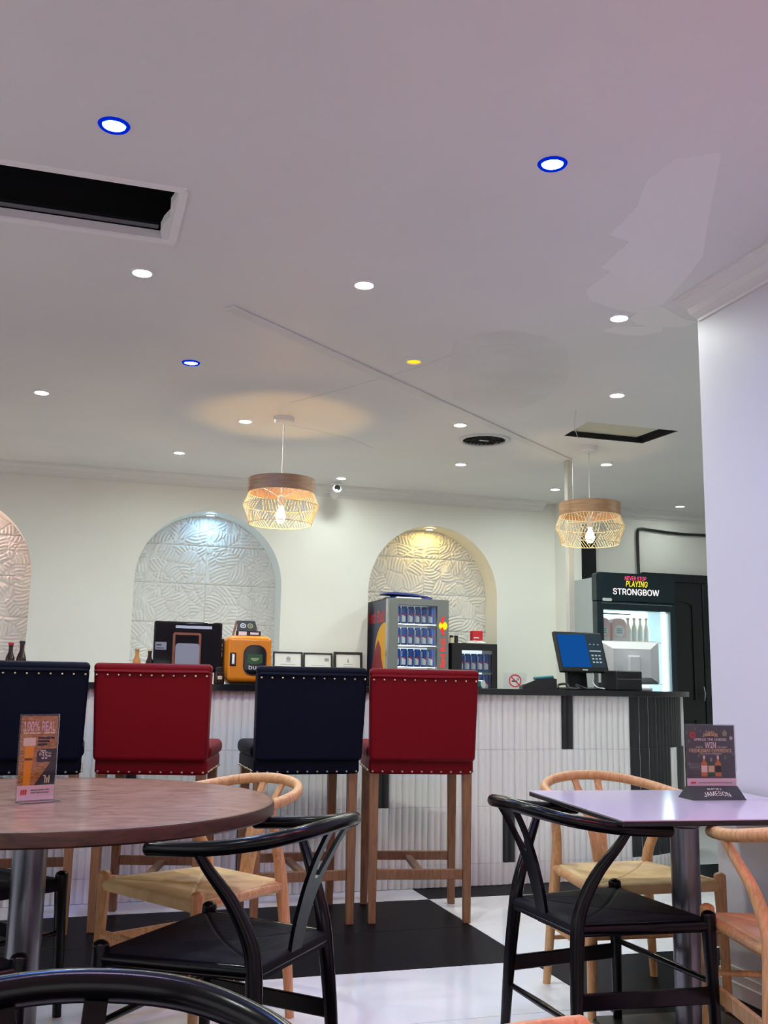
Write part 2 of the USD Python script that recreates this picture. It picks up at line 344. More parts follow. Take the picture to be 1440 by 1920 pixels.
def glazed(n, a0, a1, z0, z1, wall, along, lab, k):
    if along == 'y': W = lambda a, b, c, d, t=.1: bx(X0-t, X0, a, b, c, d)
    else: W = lambda a, b, c, d, t=.1: bx(a, b, Y0-t, Y0, c, d)
    lo, hi = (Y0, YB+.3) if along == 'y' else (X0, XR)
    struct(wall, cat(W(lo, a0, 0, CZ), W(a1, hi, 0, CZ), W(a0, a1, 0, z0), W(a0, a1, z1, CZ)), 'wall_white', lab+', glazed')
    w_ = thing(n, lab.replace('wall', 'window in the wall'), None, kind='structure')
    st_ = (a1-a0)/k
    put('window_frame', cat(*[W(a0+st_*i-.03*(i > 0), a0+st_*i+.03*(i < k), z0, z1, .06) for i in range(k+1)], W(a0, a1, z0, z0+.05, .06), W(a0, a1, z1-.05, z1, .06)), 'white_plastic', w_)
    for i in range(k): put('pane', W(a0+st_*i+.03, a0+st_*(i+1)-.03, z0+.05, z1-.05, .02), 'clear_glass', w_)
glazed('window_1', -1.8, 5.2, .35, 2.35, 'wall_left', 'y', 'white wall left of the seating', 5)
glazed('window_2', -2.6, 1.9, .35, 2.35, 'wall_near', 'x', 'white wall behind the nearest tables', 4)
struct('wall_far_right', bx(X1, X1+.1, YR, YB+.3, 0, CZ), 'wall_white', 'white wall right of the black door')
struct('pillar', bx(3.985, 4.125, 7.58, YB, 0, CZ, .003), 'wall_paint', 'slim white pillar left of the tall drinks cooler')
struct('trim_4', bx(4.24, 4.372, YB-.03, YB, 0, 2.46, .002), 'door_black', 'black board on the wall behind the tall drinks cooler')
d1 = thing('door_1', 'black panelled double door right of the tall drinks cooler', None, (0, 0, 0), kind='structure')
put('door_frame', cat(bx(4.83, 4.90, YB-.05, YB, 0, 2.12), bx(5.98, 6.05, YB-.05, YB, 0, 2.12), bx(4.90, 5.98, YB-.05, YB, 2.05, 2.12)), 'door_black', d1)
for k in range(2):
    xa = 4.905+.54*k
    put('door_leaf', bx(xa, xa+.53, YB-.035, YB, .01, 2.045, .003), 'door_black', d1)
    for za, zb in ((.15, .85), (.98, 1.90)):
        outer = sbox(xa+.09, za, xa+.44, zb)
        if za > .9: outer = outer.difference(sbox(xa, 1.83, xa+.6, 2.2)).union(affinity.scale(Point(xa+.265, 1.83).buffer(1, 16), .175, .07))
        put('door_panel', cat(T(face(prism(outer.difference(outer.buffer(-.022)), .014)), y=YB-.035), T(face(prism(outer.buffer(-.05), .008)), y=YB-.035)), 'door_black', d1)
put('door_handle', tube([(5.40, YB-.07, 1.0), (5.40, YB-.085, 1.06), (5.40, YB-.07, 1.12)], .008, 8), 'steel', d1)
tr = put('ceiling_trunking', cat(*[T(bx(0, math.hypot(x2-x1, y2-y1), -.030, .030, CZ-.009, CZ, .003), x1, y1, 0, math.atan2(y2-y1, x2-x1)) for (x1, y1), (x2, y2) in (((.55, 4.071), (3.262, 6.165)),)]), 'ceiling_old')
tag(tr, 'long flat painted cable trunking running diagonally along the ceiling', 'trunking')
po = thing('service_post', 'square grey metal post standing from bar floor to ceiling trunking', 'post', (3.262, 6.165, 0))
put('post', bx(-.023, .023, -.023, .023, .012, CZ-.009, .004), 'metal_post', po); put('foot_plate', bx(-.06, .06, -.06, .06, 0, .012, .002), 'steel_dark', po)
cb = put('power_cable', cat(tube(sm([(4.80, YB-.02, 2.00), (4.80, YB-.016, 2.3), (4.802, YB-.016, 2.475), (4.83, YB-.016, 2.515), (4.95, YB-.016, 2.51), (5.25, YB-.016, 2.495), (5.7, YB-.016, 2.497), (6.59, YB-.016, 2.47)], 80), .013, 8)), 'black_plastic')
tag(cb, 'black cable clipped to the wall above the tall drinks cooler', 'cable')

# ------------------------------------------------------------------ ceiling fittings
def downlight(loc, label, lens='lens_white', ring='white_plastic', group=None, r=.033):
    t = thing('downlight', label, 'ceiling light', loc, 0, group)
    put('trim_ring', lathe([(r+.001, -.001), (r+.004, -.007), (r+.009, -.0055), (r+.013, 0), (r+.001, 0)], 28), ring, t)
    put('lens', lathe([(0, -.0045), (r*.7, -.004), (r, -.0015), (r, 0), (0, 0)], 28), lens, t, smooth=True)
    return t
def c_(x, y): return (x, y, CZ)
W0 = downlight(c_(.169, 3.820), 'white ceiling downlight just beyond the black ceiling opening')
D0 = downlight(c_(.635, 6.954), 'white ceiling downlight above the blue lit niche', 'lens_white_dim')
for (x, y), s in (((1.027, 3.642), 'white ceiling downlight between the black opening and the ceiling patches'), ((2.169, 3.617), 'white ceiling downlight beside the plaster patches at the wall corner'),
                  ((-.253, 5.723), 'leftmost white ceiling downlight'), ((.931, 5.931), 'white ceiling downlight left of the brown pendant lamp canopy'),
                  ((2.195, 5.540), 'white ceiling downlight just left of the round vent'), ((2.759, 4.642), 'white ceiling downlight in front of the ceiling hatch'),
                  ((1.929, 7.380), 'white ceiling downlight beside the security camera'),
                  ((2.610, 6.573), 'white ceiling downlight behind the round vent'), ((3.577, 6.187), 'white ceiling downlight right of the paler pendant lamp cord'),
                  ((3.664, 7.155), 'white ceiling downlight left of the grey post'), 
                  ((-1.35, 6.9), 'white ceiling downlight above the left niche, out of view'), ((-1.2, 4.0), 'white ceiling downlight over the left of the seating, out of view'),
                  ((4.35, 5.2), 'white ceiling downlight over the passage behind the right wall, out of view'), ((-.9, 1.4), 'white ceiling downlight over the near left seats, out of view'), ((.75, 1.35), 'dimmer white ceiling downlight over the near seats, out of view')):
    dup(D0 if y > 6.6 or s.startswith('dimmer') or s.endswith('wall corner') else W0, s, c_(x, y))
F0 = downlight(c_(5.018, 7.436), 'white ceiling downlight nearest the black door', 'lens_white_faint')
B0 = downlight(c_(.018, 2.769), 'large blue downlight in front of the black ceiling opening', 'lens_blue', 'ring_blue')
dup(B0, 'blue downlight left of the plaster patches', c_(1.310, 2.550)); dup(B0, 'small blue downlight above the bar stools', c_(.482, 4.899))
downlight(c_(1.529, 4.485), 'dim orange ceiling downlight', 'lens_orange')
R0 = downlight(c_(1.85, .95), 'red ceiling downlight beside the right wall, out of view', 'lens_red')
dup(R0, 'red ceiling downlight over the near seats, out of view', c_(.9, .4))
V0 = downlight(c_(1.4, 1.5), 'violet ceiling downlight over the square table, out of view', 'lens_violet')
dup(V0, 'violet ceiling downlight over the near round table, out of view', c_(.15, 1.5))
vt = thing('round_vent', 'round black grille vent in the ceiling beside the trunking', 'vent', c_(*VC))
put('vent_ring', lathe([(.140, 0), (.140, -.010), (.150, -.014), (.168, -.009), (.175, 0)], 48), 'light_plastic', vt)
put('vent_duct', cat(lathe([(.1495, .031), (.1495, .30)], 40), disc(.149, .28, .30)), 'void_black', vt)
put('grille', cat(*[bx(-.006+.026*k-.001, -.006+.026*k+.001, -math.sqrt(.141**2-(.026*k)**2)+.004, math.sqrt(.141**2-(.026*k)**2)-.004, -.004, .004) for k in range(-5, 6)],
     *[bx(-math.sqrt(.141**2-(.09*k)**2)+.004, math.sqrt(.141**2-(.09*k)**2)-.004, .09*k-.001, .09*k+.001, -.004, .004) for k in (-1, 0, 1)]), 'print_black', vt)
put('grille_backing', disc(.139, .012, .018), 'void_black', vt)
put('grille_handle', bx(-.033, .033, -.006, .006, -.010, -.004, .002), 'light_plastic', vt)
cc = thing('security_camera', 'small white security camera under the ceiling', 'camera', (1.934, 7.58, CZ))
put('mount', cat(bx(-.04, .04, -.035, .035, -.022, 0, .006), bx(-.018, .018, -.02, .02, -.05, -.02, .004)), 'white_plastic', cc)
put('body', T(lathe([(0, -.055), (.030, -.055), (.036, -.045), (.036, .05), (.028, .058), (0, .058)], 28), 0, -.012, -.080, 0, PI/2-.45), 'white_plastic', cc)
put('lens', T(lathe([(0, .0585), (.024, .0585), (.024, .064), (.018, .066), (0, .066)], 24), 0, -.012, -.080, 0, PI/2-.45), 'gloss_black', cc)

# ------------------------------------------------------------------ pendant lamps
def pendant(loc, label, bulb):
    t = thing('pendant_lamp', label, 'pendant lamp', loc)
    put('canopy', lathe([(0, 0), (.062, 0), (.063, -.004), (.060, -.028), (.052, -.036), (.008, -.040), (0, -.040)], 36), 'white_plastic', t)
    put('cord', tube([(0, 0, -.04), (0, 0, -.46), (0, 0, -.49)], .0035, 8, False), 'cord_white', t)
    put('socket', lathe([(0, -.48), (.012, -.48), (.020, -.49), (.020, -.545), (.016, -.55), (0, -.55)], 20), 'white_plastic', t)
    b0, b1, zt, zb = .200, .192, -.385, -.470
    put('wooden_band', lathe([(b0, zt), (b0, zb), (b1, zb), (b1, zt), (b0, zt)], 64), 'band_wood', t)
    put('spider', cat(*[tube([(.018*math.cos(a), .018*math.sin(a), -.488), (.1*math.cos(a), .1*math.sin(a), -.44), (b1*math.cos(a), b1*math.sin(a), -.40)], .0022, 6, False) for a in (.3, .3+2*PI/3, .3+4*PI/3)]), 'white_plastic', t)
    Z = [(.197, -.470), (.226, -.545), (.186, -.655)]
    P = lambda lv, a: np.array([Z[lv][0]*math.cos(a), Z[lv][0]*math.sin(a), Z[lv][1]])
    ring = lambda lv: tube([P(lv, a) for a in np.linspace(0, 2*PI, 61)], .0026, 6, False)
    for lv in range(3): put('cage_ring', ring(lv), 'rattan', t)
    W = []; N = 9
    for k in range(N):
        a0, da = 2*PI*k/N, 2*PI/N; s = 1 if k % 2 else -1
        for q in range(7):
            a = a0+da*q/7; W.append((P(0, a), P(1, a+s*.13)))
        L, Rr, B, Bn = P(1, a0), P(1, a0+da), P(2, a0+da/2), P(2, a0+1.5*da)
        for q in range(1, 7):               # chevrons below: parallel sticks leaning one way, then the other
            f = q/7
            W.append((P(1, a0+da*f), B+(Rr-B)*f)); W.append((P(2, a0+da/2+da*f), Rr+(Bn-Rr)*f))
        W.append((P(1, a0), P(2, a0+da/2))); W.append((P(1, a0+da), P(2, a0+da/2)))
    put('woven_cage', cat(*[tube([a, (a+b)/2, b], .0021, 5, False) for a, b in W]), 'rattan', t)
    put('bulb', lathe([(0, -.650), (.012, -.648), (.026, -.632), (.031, -.610), (.026, -.585), (.014, -.560), (.012, -.550), (0, -.550)], 24), bulb, t, smooth=True)
    return t
pendant((1.141, 5.772, CZ), 'pendant lamp with walnut band and woven cage glowing warm orange, left of the two', 'bulb_warm')
pendant((3.205, 5.772, CZ), 'pendant lamp with pale glowing cage in front of the grey post', 'bulb_pale')
for xc, l_, s_ in zip(NI, ('lens_niche_pink', 'lens_niche_blue', 'lens_niche_warm'), ('pinkish', 'pale blue', 'yellow')):
    t_ = thing('niche_light', 'small %s spotlight in the top of its arched niche' % s_, 'niche light', (xc, YB+.125, NS+NR-.004))
    put('trim_ring', lathe([(.030, -.012), (.042, -.010), (.044, .0), (.030, 0)], 24), 'white_plastic', t_)
    put('lens', lathe([(0, -.010), (.030, -.010), (.030, 0), (0, 0)], 24), l_, t_)

# ------------------------------------------------------------------ bar counter
ct = thing('bar_counter', 'long bar counter with black top and ribbed white tile front curving at its right end', 'bar counter')
RC, YC, XS, XL = .80, 5.39, 3.17, -2.6
def footprint(o, i):
    a = np.linspace(-PI/2, 0, 24); R, r = RC+o, RC-i; cy = YC+RC
    out = [(XL, YC-o)]+[(XS+R*math.cos(t), cy+R*math.sin(t)) for t in a]+[(XS+R, 6.75)]
    inn = [(XS+r, 6.75)]+[(XS+r*math.cos(t), cy+r*math.sin(t)) for t in a[::-1]]+[(XL, YC+i)]
    return Polygon(out+inn)
put('counter_body', T(prism(footprint(0, .42), 1.05), z=0), 'flute_white', ct)
put('counter_top', T(prism(footprint(.055, .47).buffer(-.004).buffer(.004), .032), z=1.05), 'counter_black', ct)
wS = .0730; prof = [(0, 0)]
for b_ in range(2):
    for u_ in np.linspace(.03, .97, 7): prof.append((wS/2*(b_+u_), .003+.012*math.sin(PI*u_)**.75))
prof += [(wS, 0)]
rows = [(.002, .1195), (.1205, .4280), (.4290, .7400), (.7410, 1.048)]
strip = [T(prism(Polygon(prof), b-a), z=a) for a, b in rows]
K0 = int(math.floor((-.66-2.782)/.0755))
for k in range(K0, 6):
    for r_ in range(4):
        blk = (r_, k) in ((3, 0), (2, -15), (1, -5), (1, -25), (2, -33), (3, -38))
        m = strip[r_].copy(); m.vertices = np.c_[2.782+.0755*k+m.vertices[:, 0], YC-m.vertices[:, 1], m.vertices[:, 2]]; m.fix_normals()
        put('ribbed_tile', m, 'flute_black' if blk else 'flute_white', ct, smooth=50)
s0 = 2.782+.0755*6-XS
for i in range(16):
    a0 = -PI/2+(s0+.0755*i)/RC
    for r_ in range(4):
        blk = r_ > 0 and (r_, i) not in ((3, 8), (2, 5), (2, 10), (1, 9))
        m = strip[r_].copy(); a = a0+m.vertices[:, 0]/RC; R = RC+m.vertices[:, 1]*(.35 if blk else 1)
        m.vertices = np.c_[XS+R*np.cos(a), YC+RC+R*np.sin(a), m.vertices[:, 2]]; m.fix_normals()
        put('ribbed_tile', m, 'flute_black' if blk else 'flute_white', ct, smooth=50)
bk = thing('back_counter', 'low grey counter along the back wall under the niches', 'counter')
put('cabinet', bx(-2.8, 3.70, 7.30, YB-.002, 0, .955), 'fridge_grey', bk); put('counter_top', bx(-2.8, 3.72, 7.25, YB-.002, .955, NB-.001, .003), 'grey_plastic', bk)
# ------------------------------------------------------------------ bar stools
def stool(label, leather, loc, rot):
    t = thing('bar_stool', label, 'bar stool', loc, rot)
    for sx in (-1, 1):
        for y0, y1 in ((-.215, -.208), (.200, .195)):
            x0 = sx*.224
            m = bx(-.022, .022, -.022, .022, 0, .69, .003); v = m.vertices; f = np.clip(v[:, 2]/.69, 0, 1); k = .78+.22*f
            m.vertices = np.c_[x0+v[:, 0]*k, y0+(y1-y0)*f+v[:, 1]*k, v[:, 2]]
            put('leg', m, 'stool_oak', t)
    put('stretcher', bx(-.205, .205, -.222, -.198, .195, .240, .002), 'stool_oak', t)
    put('stretcher', bx(-.205, .205, .186, .208, .215, .258, .002), 'stool_oak', t)
    put('cross_bar', bx(-.018, .018, -.20, .19, .218, .240, .002), 'stool_oak', t)
    put('seat_frame', pillow(-.252, .252, -.240, .245, .676, .752, .018), leather, t)
    m = pillow(-.262, .262, -.205, .262, .745, .815, .030); put('seat_cushion', m, leather, t)
    m = pillow(-.262, .262, -.285, -.190, .738, 1.150, .022); v = m.vertices; f = (v[:, 2]-.738)/.412
    m.vertices = np.c_[v[:, 0]*(.965+.035*f), v[:, 1]-.045*f**1.5, v[:, 2]]; br = put('backrest', m, leather, t)
    put('top_roll', T(pillow(-.264, .264, -.300, -.225, 1.128, 1.172, .020), y=-.022), leather, br)
    put('piping', tube([(-.255, -.331, 1.135), (0, -.333, 1.132), (.255, -.331, 1.135)], .0045, 8), leather, br)
    n = trimesh.creation.icosphere(1, .0058)
    put('nailheads', cat(*[T(n, -.245+.049*k, -.331, 1.118) for k in range(11)], *[T(n, -.235+.047*k, -.241, .690) for k in range(11)],
        *[T(n, s*.2535, -.20+.045*k, .690) for s in (-1, 1) for k in range(10)]), 'brass', t)
    tag(stage.GetPrimAtPath(str(t.GetPath())+'/nailheads'), kind='stuff')
    return t
S1 = stool('leftmost navy leather bar stool, behind the beer advert on the round table', 'navy_leather', (-.170, 4.995, 0), -1)
S2 = stool('red leather bar stool left of the second navy one, turned slightly right', 'red_leather', (.440, 4.945, 0), -15)
dup(S1, 'navy leather bar stool between the two red bar stools', (1.095, 4.905, 0), -1)
dup(S2, 'rightmost red leather bar stool, in front of the two can fridges', (1.682, 4.845, 0), -11)

# ------------------------------------------------------------------ wishbone chairs
def seat_mesh():
    n, k = 150, 130; u, v = np.meshgrid(np.linspace(-1, 1, n), np.linspace(-1, 1, k))
    hw = .226+.026*v; X, Y = u*hw, .028+.219*v
    t = np.maximum(np.abs(u), np.abs(v)); side = np.abs(u) > np.abs(v)
    d = np.where(side, np.abs(u)*.235, np.abs(v)*.205)
    z = .416+.024*np.sqrt(np.clip(1-t**14, 0, 1))-.014*(1-t**2)+.0016*np.abs(np.sin(PI*d/.0085))-.004*np.exp(-((np.abs(u)-np.abs(v))/.03)**2)*(t < .97)
    top = np.c_[X.ravel(), Y.ravel(), z.ravel()]; bot = np.c_[X.ravel()*.985, .028+(Y.ravel()-.028)*.985, np.full(n*k, .398)-.004*(1-t.ravel()**6)]
    idx = np.arange(n*k).reshape(k, n); a, b, c, e = idx[:-1, :-1].ravel(), idx[:-1, 1:].ravel(), idx[1:, 1:].ravel(), idx[1:, :-1].ravel()
    F = [np.c_[a, b, c], np.c_[a, c, e], np.c_[a, c, b]+n*k, np.c_[a, e, c]+n*k]
    ring = np.concatenate([idx[0, :], idx[1:, -1], idx[-1, -2::-1], idx[-2:0:-1, 0]]); r2_ = np.roll(ring, -1)
    F += [np.c_[ring, ring+n*k, r2_+n*k], np.c_[ring, r2_+n*k, r2_]]
    m = trimesh.Trimesh(np.vstack([top, bot]), np.vstack(F), process=False); m.fix_normals(); return m
SEAT = seat_mesh()
def splat():
    O = [(-.027, .395), (.027, .395), (.037, .545), (.050, .635), (.064, .738), (.038, .738), (.026, .655), (.012, .612), (0, .604), (-.012, .612), (-.026, .655), (-.038, .738), (-.064, .738), (-.050, .635), (-.037, .545)]
    m = face(prism(Polygon(O).buffer(.004).buffer(-.004), .011)); m = T(m, y=.0055)
    v, f = trimesh.remesh.subdivide_to_size(m.vertices, m.faces, .03); z = np.clip((v[:, 2]-.395)/.343, 0, 1.05)
    v = v.copy(); v[:, 1] += -.178-.045*z-.078*z**2.2; return trimesh.Trimesh(v, f)
SPLAT = splat()
def wishbone(label, wood_m, cord_m, loc, rot):
    t = thing('wishbone_chair', label, 'chair', loc, rot); A = 40
    arc = sm([(-.266, .095, .690), (-.270, .02, .695), (-.262, -.09, .704), (-.222, -.205, .722), (-.135, -.283, .741), (0, -.308, .750), (.135, -.283, .741), (.222, -.205, .722), (.262, -.09, .704), (.270, .02, .695), (.266, .095, .690)], 70)
    f = np.abs(np.linspace(-1, 1, len(arc))); put('top_rail', tube(arc, .0175+.0015*(1-f), 14, flat=(.92, 1.0)), wood_m, t)
    put('back_splat', SPLAT, wood_m, t, smooth=40)
    for s in (-1, 1):
        put('front_leg', tube(sm([(s*.262, .238, 0), (s*.256, .234, .2), (s*.250, .231, .38), (s*.250, .230, .447)], 12), [.0145]+list(np.linspace(.015, .0215, 9))+[.0215]*3, 14), wood_m, t)
        P = sm([(s*.226, -.200, 0), (s*.210, -.190, .22), (s*.195, -.176, .40), (s*.196, -.162, .48), (s*.216, -.122, .57), (s*.250, -.072, .65), (s*.266, -.052, .688)], 36)
        put('rear_leg', tube(P, np.interp(P[:, 2], [0, .25, .42, .55, .69], [.0145, .019, .0215, .018, .0125]), 14, round_ends=False), wood_m, t)
        put('seat_rail', tube([(s*.250, .222, .418), (s*.225, .02, .418), (s*.197, -.172, .418)], .0155, 12), wood_m, t)
        B = np.array([(s*.2555, .222, .228), (s*.213, -.180, .228)]); d = B[1]-B[0]
        put('side_stretcher', T(bx(0, math.hypot(d[0], d[1]), -.007, .007, -.023, .023, .003), *B[0], rz=math.atan2(d[1], d[0])), wood_m, t)
    put('seat_rail', tube([(-.245, .229, .418), (.245, .229, .418)], .015, 12), wood_m, t); put('seat_rail', tube([(-.19, -.176, .414), (.19, -.176, .414)], .015, 12), wood_m, t)
    put('stretcher', tube([(-.25, .233, .262), (0, .233, .262), (.25, .233, .262)], [.008, .011, .008], 10), wood_m, t)
    put('stretcher', tube([(-.213, -.188, .165), (0, -.188, .165), (.213, -.188, .165)], [.008, .011, .008], 10), wood_m, t)
    put('seat', SEAT, cord_m, t, smooth=50)
    return t
CB = wishbone('black wishbone chair drawn up to the right edge of the round walnut table', 'black_lacquer', 'black_cord', (.457, 2.753, 0), 50.2)
CO = wishbone('pale oak wishbone chair behind the round walnut table', 'oak', 'oak_cord', (.488, 3.565, 0), 121.6)
dup(CB, 'black wishbone chair at the left edge of the square table', (1.600, 2.894, 0), -87.8)
dup(CB, 'black wishbone chair mostly hidden behind the round table post', (-.312, 3.735, 0), 212)
dup(CB, 'black wishbone chair left of the steel post with only a front leg in view', (-.395, 2.72, 0), -58)
dup(CB, 'nearest black wishbone chair, its curved top rail crossing the bottom left corner', (.015, .970, 0), 182)
dup(CO, 'pale oak wishbone chair behind the square table', (2.012, 3.413, 0), 178)
dup(CO, 'pale oak wishbone chair at the near side of the square table by the white wall', (2.048, 2.434, 0), -20.4)
dup(CO, 'pale oak wishbone chair nearest the viewer, only an arm tip at the bottom edge', (.613, .880, 0), -72)

# ------------------------------------------------------------------ tables
rt = thing('round_table', 'round walnut table on a steel post', 'table', (-.045, 3.262, 0))
R = .688
put('tabletop', lathe([(0, .702), (R-.01, .702), (R-.012, .736), (R-.006, .740), (0, .740)], 96), 'walnut_top', rt)
put('edge_band', lathe([(R-.012, .700), (R-.004, .7005), (R, .705), (R, .733), (R-.003, .739), (R-.008, .7405), (R-.012, .740), (R-.012, .700)], 96), 'walnut_edge', rt)
put('post', T(lathe([(.050, .014), (.050, .69), (.0, .69)], 40), x=-.03), 'steel_dark', rt); put('top_plate', T(disc(.16, .690, .702), x=-.03), 'steel_dark', rt)
put('base_plate', T(lathe([(0, 0), (.30, 0), (.30, .006), (.29, .012), (.06, .016), (0, .016)], 56), x=-.03), 'steel_dark', rt)
sq = thing('square_table', 'square table with thin pale lavender top and black edge', 'table', (1.955, 2.935, 0), -6)
h = .392
put('tabletop', bx(-h, h, -h, h, .7265, .731, .001), 'laminate', sq); put('edge_band', bx(-h-.001, h+.001, -h-.001, h+.001, .712, .7265, .002), 'black_plastic', sq)
put('post', cat(lathe([(.046, .014), (.046, .70), (0, .70)], 40)), 'steel_dark', sq)
put('collar', lathe([(.0465, .655), (.052, .66), (.052, .700), (.0465, .70)], 40), 'steel_dark', sq); put('top_plate', bx(-.15, .15, -.15, .15, .700, .712), 'black_plastic', sq)
put('base_plate', bx(-.24, .24, -.24, .24, 0, .014, .003), 'black_plastic', sq)

# ------------------------------------------------------------------ table signs
t = thing('beer_advert_stand', 'clear acrylic stand on the round table with a tall 100% REAL beer advert', 'table sign', (-.072, 3.205, .7408), 24)
W_, H_ = .112, .246
def lean(m, a=-.015, y0=0): return T(m, rx=a, y=y0)
put('acrylic_holder', cat(lean(bx(-W_/2-.004, W_/2+.004, -.0025, -.0012, .002, H_+.006)), lean(bx(-W_/2-.004, W_/2+.004, .0012, .0025, .002, H_+.006)), T(bx(-W_/2-.004, W_/2+.004, -.055, 0, 0, .002), z=0)), 'acrylic', t)
ps = put('advert', lean(bx(-W_/2, W_/2, -.0008, .0008, .004, H_)), 'poster_wood', t)
q = lambda n_, m_, mat_: put(n_, lean(m_), mat_, ps)
yf = -.0010
q('footer', sheet(rect(-W_/2, W_/2, .004, .046), yf), 'paper_pink')
q('dark_panel', sheet(Polygon([(-.006, .046), (W_/2, .046), (W_/2, .150), (.010, .150), (-.003, .140), (-.003, .112), (.040, .112)]), yf), 'print_slate')
q('beer_glass', sheet(Polygon([(-.040, .046), (-.020, .046), (-.013, .160), (-.042, .160)]), yf), 'beer')
q('glass_band', sheet(cat_ := Polygon([(-.040, .118), (-.017, .118), (-.016, .124), (-.040, .124)]), yf-.0004), 'amber_dark')
q('beer_foam', sheet(rect(-.044, -.012, .162, .180).buffer(.003), yf), 'print_cream')
q('headline', text('100% REAL', 0, .203, .027, yf, .098, True), 'paper_pink')
q('subline', cat(words(-.048, .006, .1945, .0042, yf, 3), words(.015, .050, .1945, .0050, yf, 2)), 'print_cream')
q('offer_text', cat(words(-.002, .050, .179, .006, yf, 3), words(-.002, .038, .1695, .006, yf, 1), words(-.002, .030, .160, .006, yf, 1)), 'print_black')
q('price', cat(text('R', .007, .131, .008, yf-.0008, None, True), text('35', .020, .121, .020, yf-.0008, .018, True), text('00', .035, .134, .006, yf-.0008, .010), words(.031, .041, .127, .004, yf-.0008, 1), words(.006, .024, .143, .0035, yf-.0008, 2)), 'paper')
q('emblem', cat(*[T(face(tube([(x, .066+.006*abs(i-1), 0), (x, .052, 0)], .0016, 6)), y=yf-.0006) for i, x in enumerate((.026, .032, .038))], T(face(tube([(.020, .072, 0), (.026, .073, 0), (.026, .06, 0)], .0014, 6)), y=yf-.0006)), 'print_gold')
q('footer_text', cat(words(-.015, .043, .030, .0040, yf-.0008, 3), words(-.015, .042, .0225, .0040, yf-.0008, 4)), 'print_grey')
q('footer_mark', cat(*[sheet(Polygon([(x, .020), (x+.0045, .020), (x+.0060, .034), (x+.0015, .034)]), yf-.0008) for x in (-.046, -.0395, -.033)]), 'print_red')

t = thing('whiskey_promo_stand', 'dark WIN promotion card with three bottles standing on the square table', 'table sign', (2.133, 3.030, .7312), -6)
W_, H_ = .182, .246
put('holder', cat(bx(-W_/2-.003, W_/2+.003, .0018, .0030, .04, H_+.004), bx(-W_/2-.003, W_/2+.003, -.0030, -.0018, .04, H_+.004)), 'acrylic', t)
bs = prism(Polygon([(-.052, 0), (.052, 0), (.006, .042), (-.006, .042)]), W_+.016); v = bs.vertices.copy(); bs.vertices = np.c_[v[:, 2]-W_/2-.008, v[:, 0], v[:, 1]]; bs.fix_normals()
f_ = bs.vertices[:, 2]/.042; bs.vertices[:, 0] *= 1-.06*f_
sb = put('stand_base', bs, 'print_dark', t)
al = math.atan2(.046, .042)
def onbase(m): return T(m, rx=-al, y=-.052-.0004)
put('base_lettering', cat(onbase(text('MUST BE A', 0, .045, .007, 0, .052)), onbase(text('JAMESON', 0, .014, .019, 0, .098, False, arc=.006))), 'print_cream', sb)
ps = put('promo_card', bx(-W_/2, W_/2, -.0012, .0012, .036, H_), 'print_dark', t)
q = lambda n_, m_, mat_: put(n_, m_, mat_, ps)
yf = -.0013
q('footer', sheet(rect(-W_/2, W_/2, .040, .068), yf), 'paper_pink'); q('footer_mark', words(-.078, -.058, .050, .006, yf-.0006, 2), 'print_red'); q('footer_text', words(-.050, .078, .0510, .0030, yf-.0006, 11), 'print_grey')
q('title', cat(text('MUST BE A', 0, .2225, .005, yf, .034), text('JAMESON', 0, .206, .012, yf, .056, True, arc=.004)), 'print_gold')
q('subtitle', text('SPREAD THE CHEERS', 0, .1935, .0085, yf, .122, True), 'paper')
q('win', text('WIN', 0, .169, .020, yf, .042, True), 'paper')
q('small_print', cat(text('STAND TO', -.042, .1695, .005, yf, .026), text('THE ULTIMATE', .044, .1695, .005, yf, .036), text('FOR YOU & 10 FRIENDS!', 0, .147, .0055, yf, .080)), 'print_cream')
q('experience', text('FRIENDSMAS EXPERIENCE', 0, .1545, .0115, yf, .160, True), 'print_gold')
q('note_lines', cat(*[sheet(rect(-.082, -.040-.004*(k % 2), .098+.0045*k, .0995+.0045*k), yf) for k in range(5)]), 'print_grey')
for x_, k in ((-.026, 0), (0, 1), (.026, 2)):
    hgt = .132 if k != 1 else .124
    q('bottle_picture', sheet(Polygon([(x_-.011, .074), (x_+.011, .074), (x_+.012, .112), (x_+.0105, .118), (x_+.004, .126), (x_+.0035, hgt+.008), (x_-.0035, hgt+.008), (x_-.004, .126), (x_-.0105, .118), (x_-.012, .112)]), yf), ('amber', 'green_glass', 'amber')[k])
    q('label_picture', sheet(rect(x_-.011, x_+.011, .088, .110), yf-.0005), ('print_cream', 'print_gold', 'print_black')[k])
    q('cap_picture', sheet(rect(x_-.004, x_+.004, hgt, hgt+.012), yf-.0005), ('paper', 'print_grey', 'paper')[k])
q('bauble', sheet(circ(-.066, .213, .011).difference(circ(-.066, .213, .005)), yf), 'print_red'); q('bauble', sheet(circ(.055, .218, .009).union(Polygon([(.049, .224), (.061, .224), (.055, .232)])), yf), 'print_green')
q('bauble', sheet(circ(.079, .203, .006).difference(circ(.079, .203, .0025)), yf), 'print_cream')
st = lambda x_, z_, r_: Polygon([(x_, z_-r_), (x_+.3*r_, z_-.3*r_), (x_+.6*r_, z_), (x_+.3*r_, z_+.3*r_), (x_, z_+r_), (x_-.3*r_, z_+.3*r_), (x_-.6*r_, z_), (x_-.3*r_, z_-.3*r_)])
for x_, z_, r_ in ((-.055, .232, .007), (-.035, .225, .005), (-.08, .192, .008), (.025, .232, .006), (-.045, .142, .008), (.055, .137, .009), (.083, .150, .007), (-.082, .115, .008), (-.088, .221, .005)): q('star', sheet(st(x_, z_, r_), yf), 'print_teal')
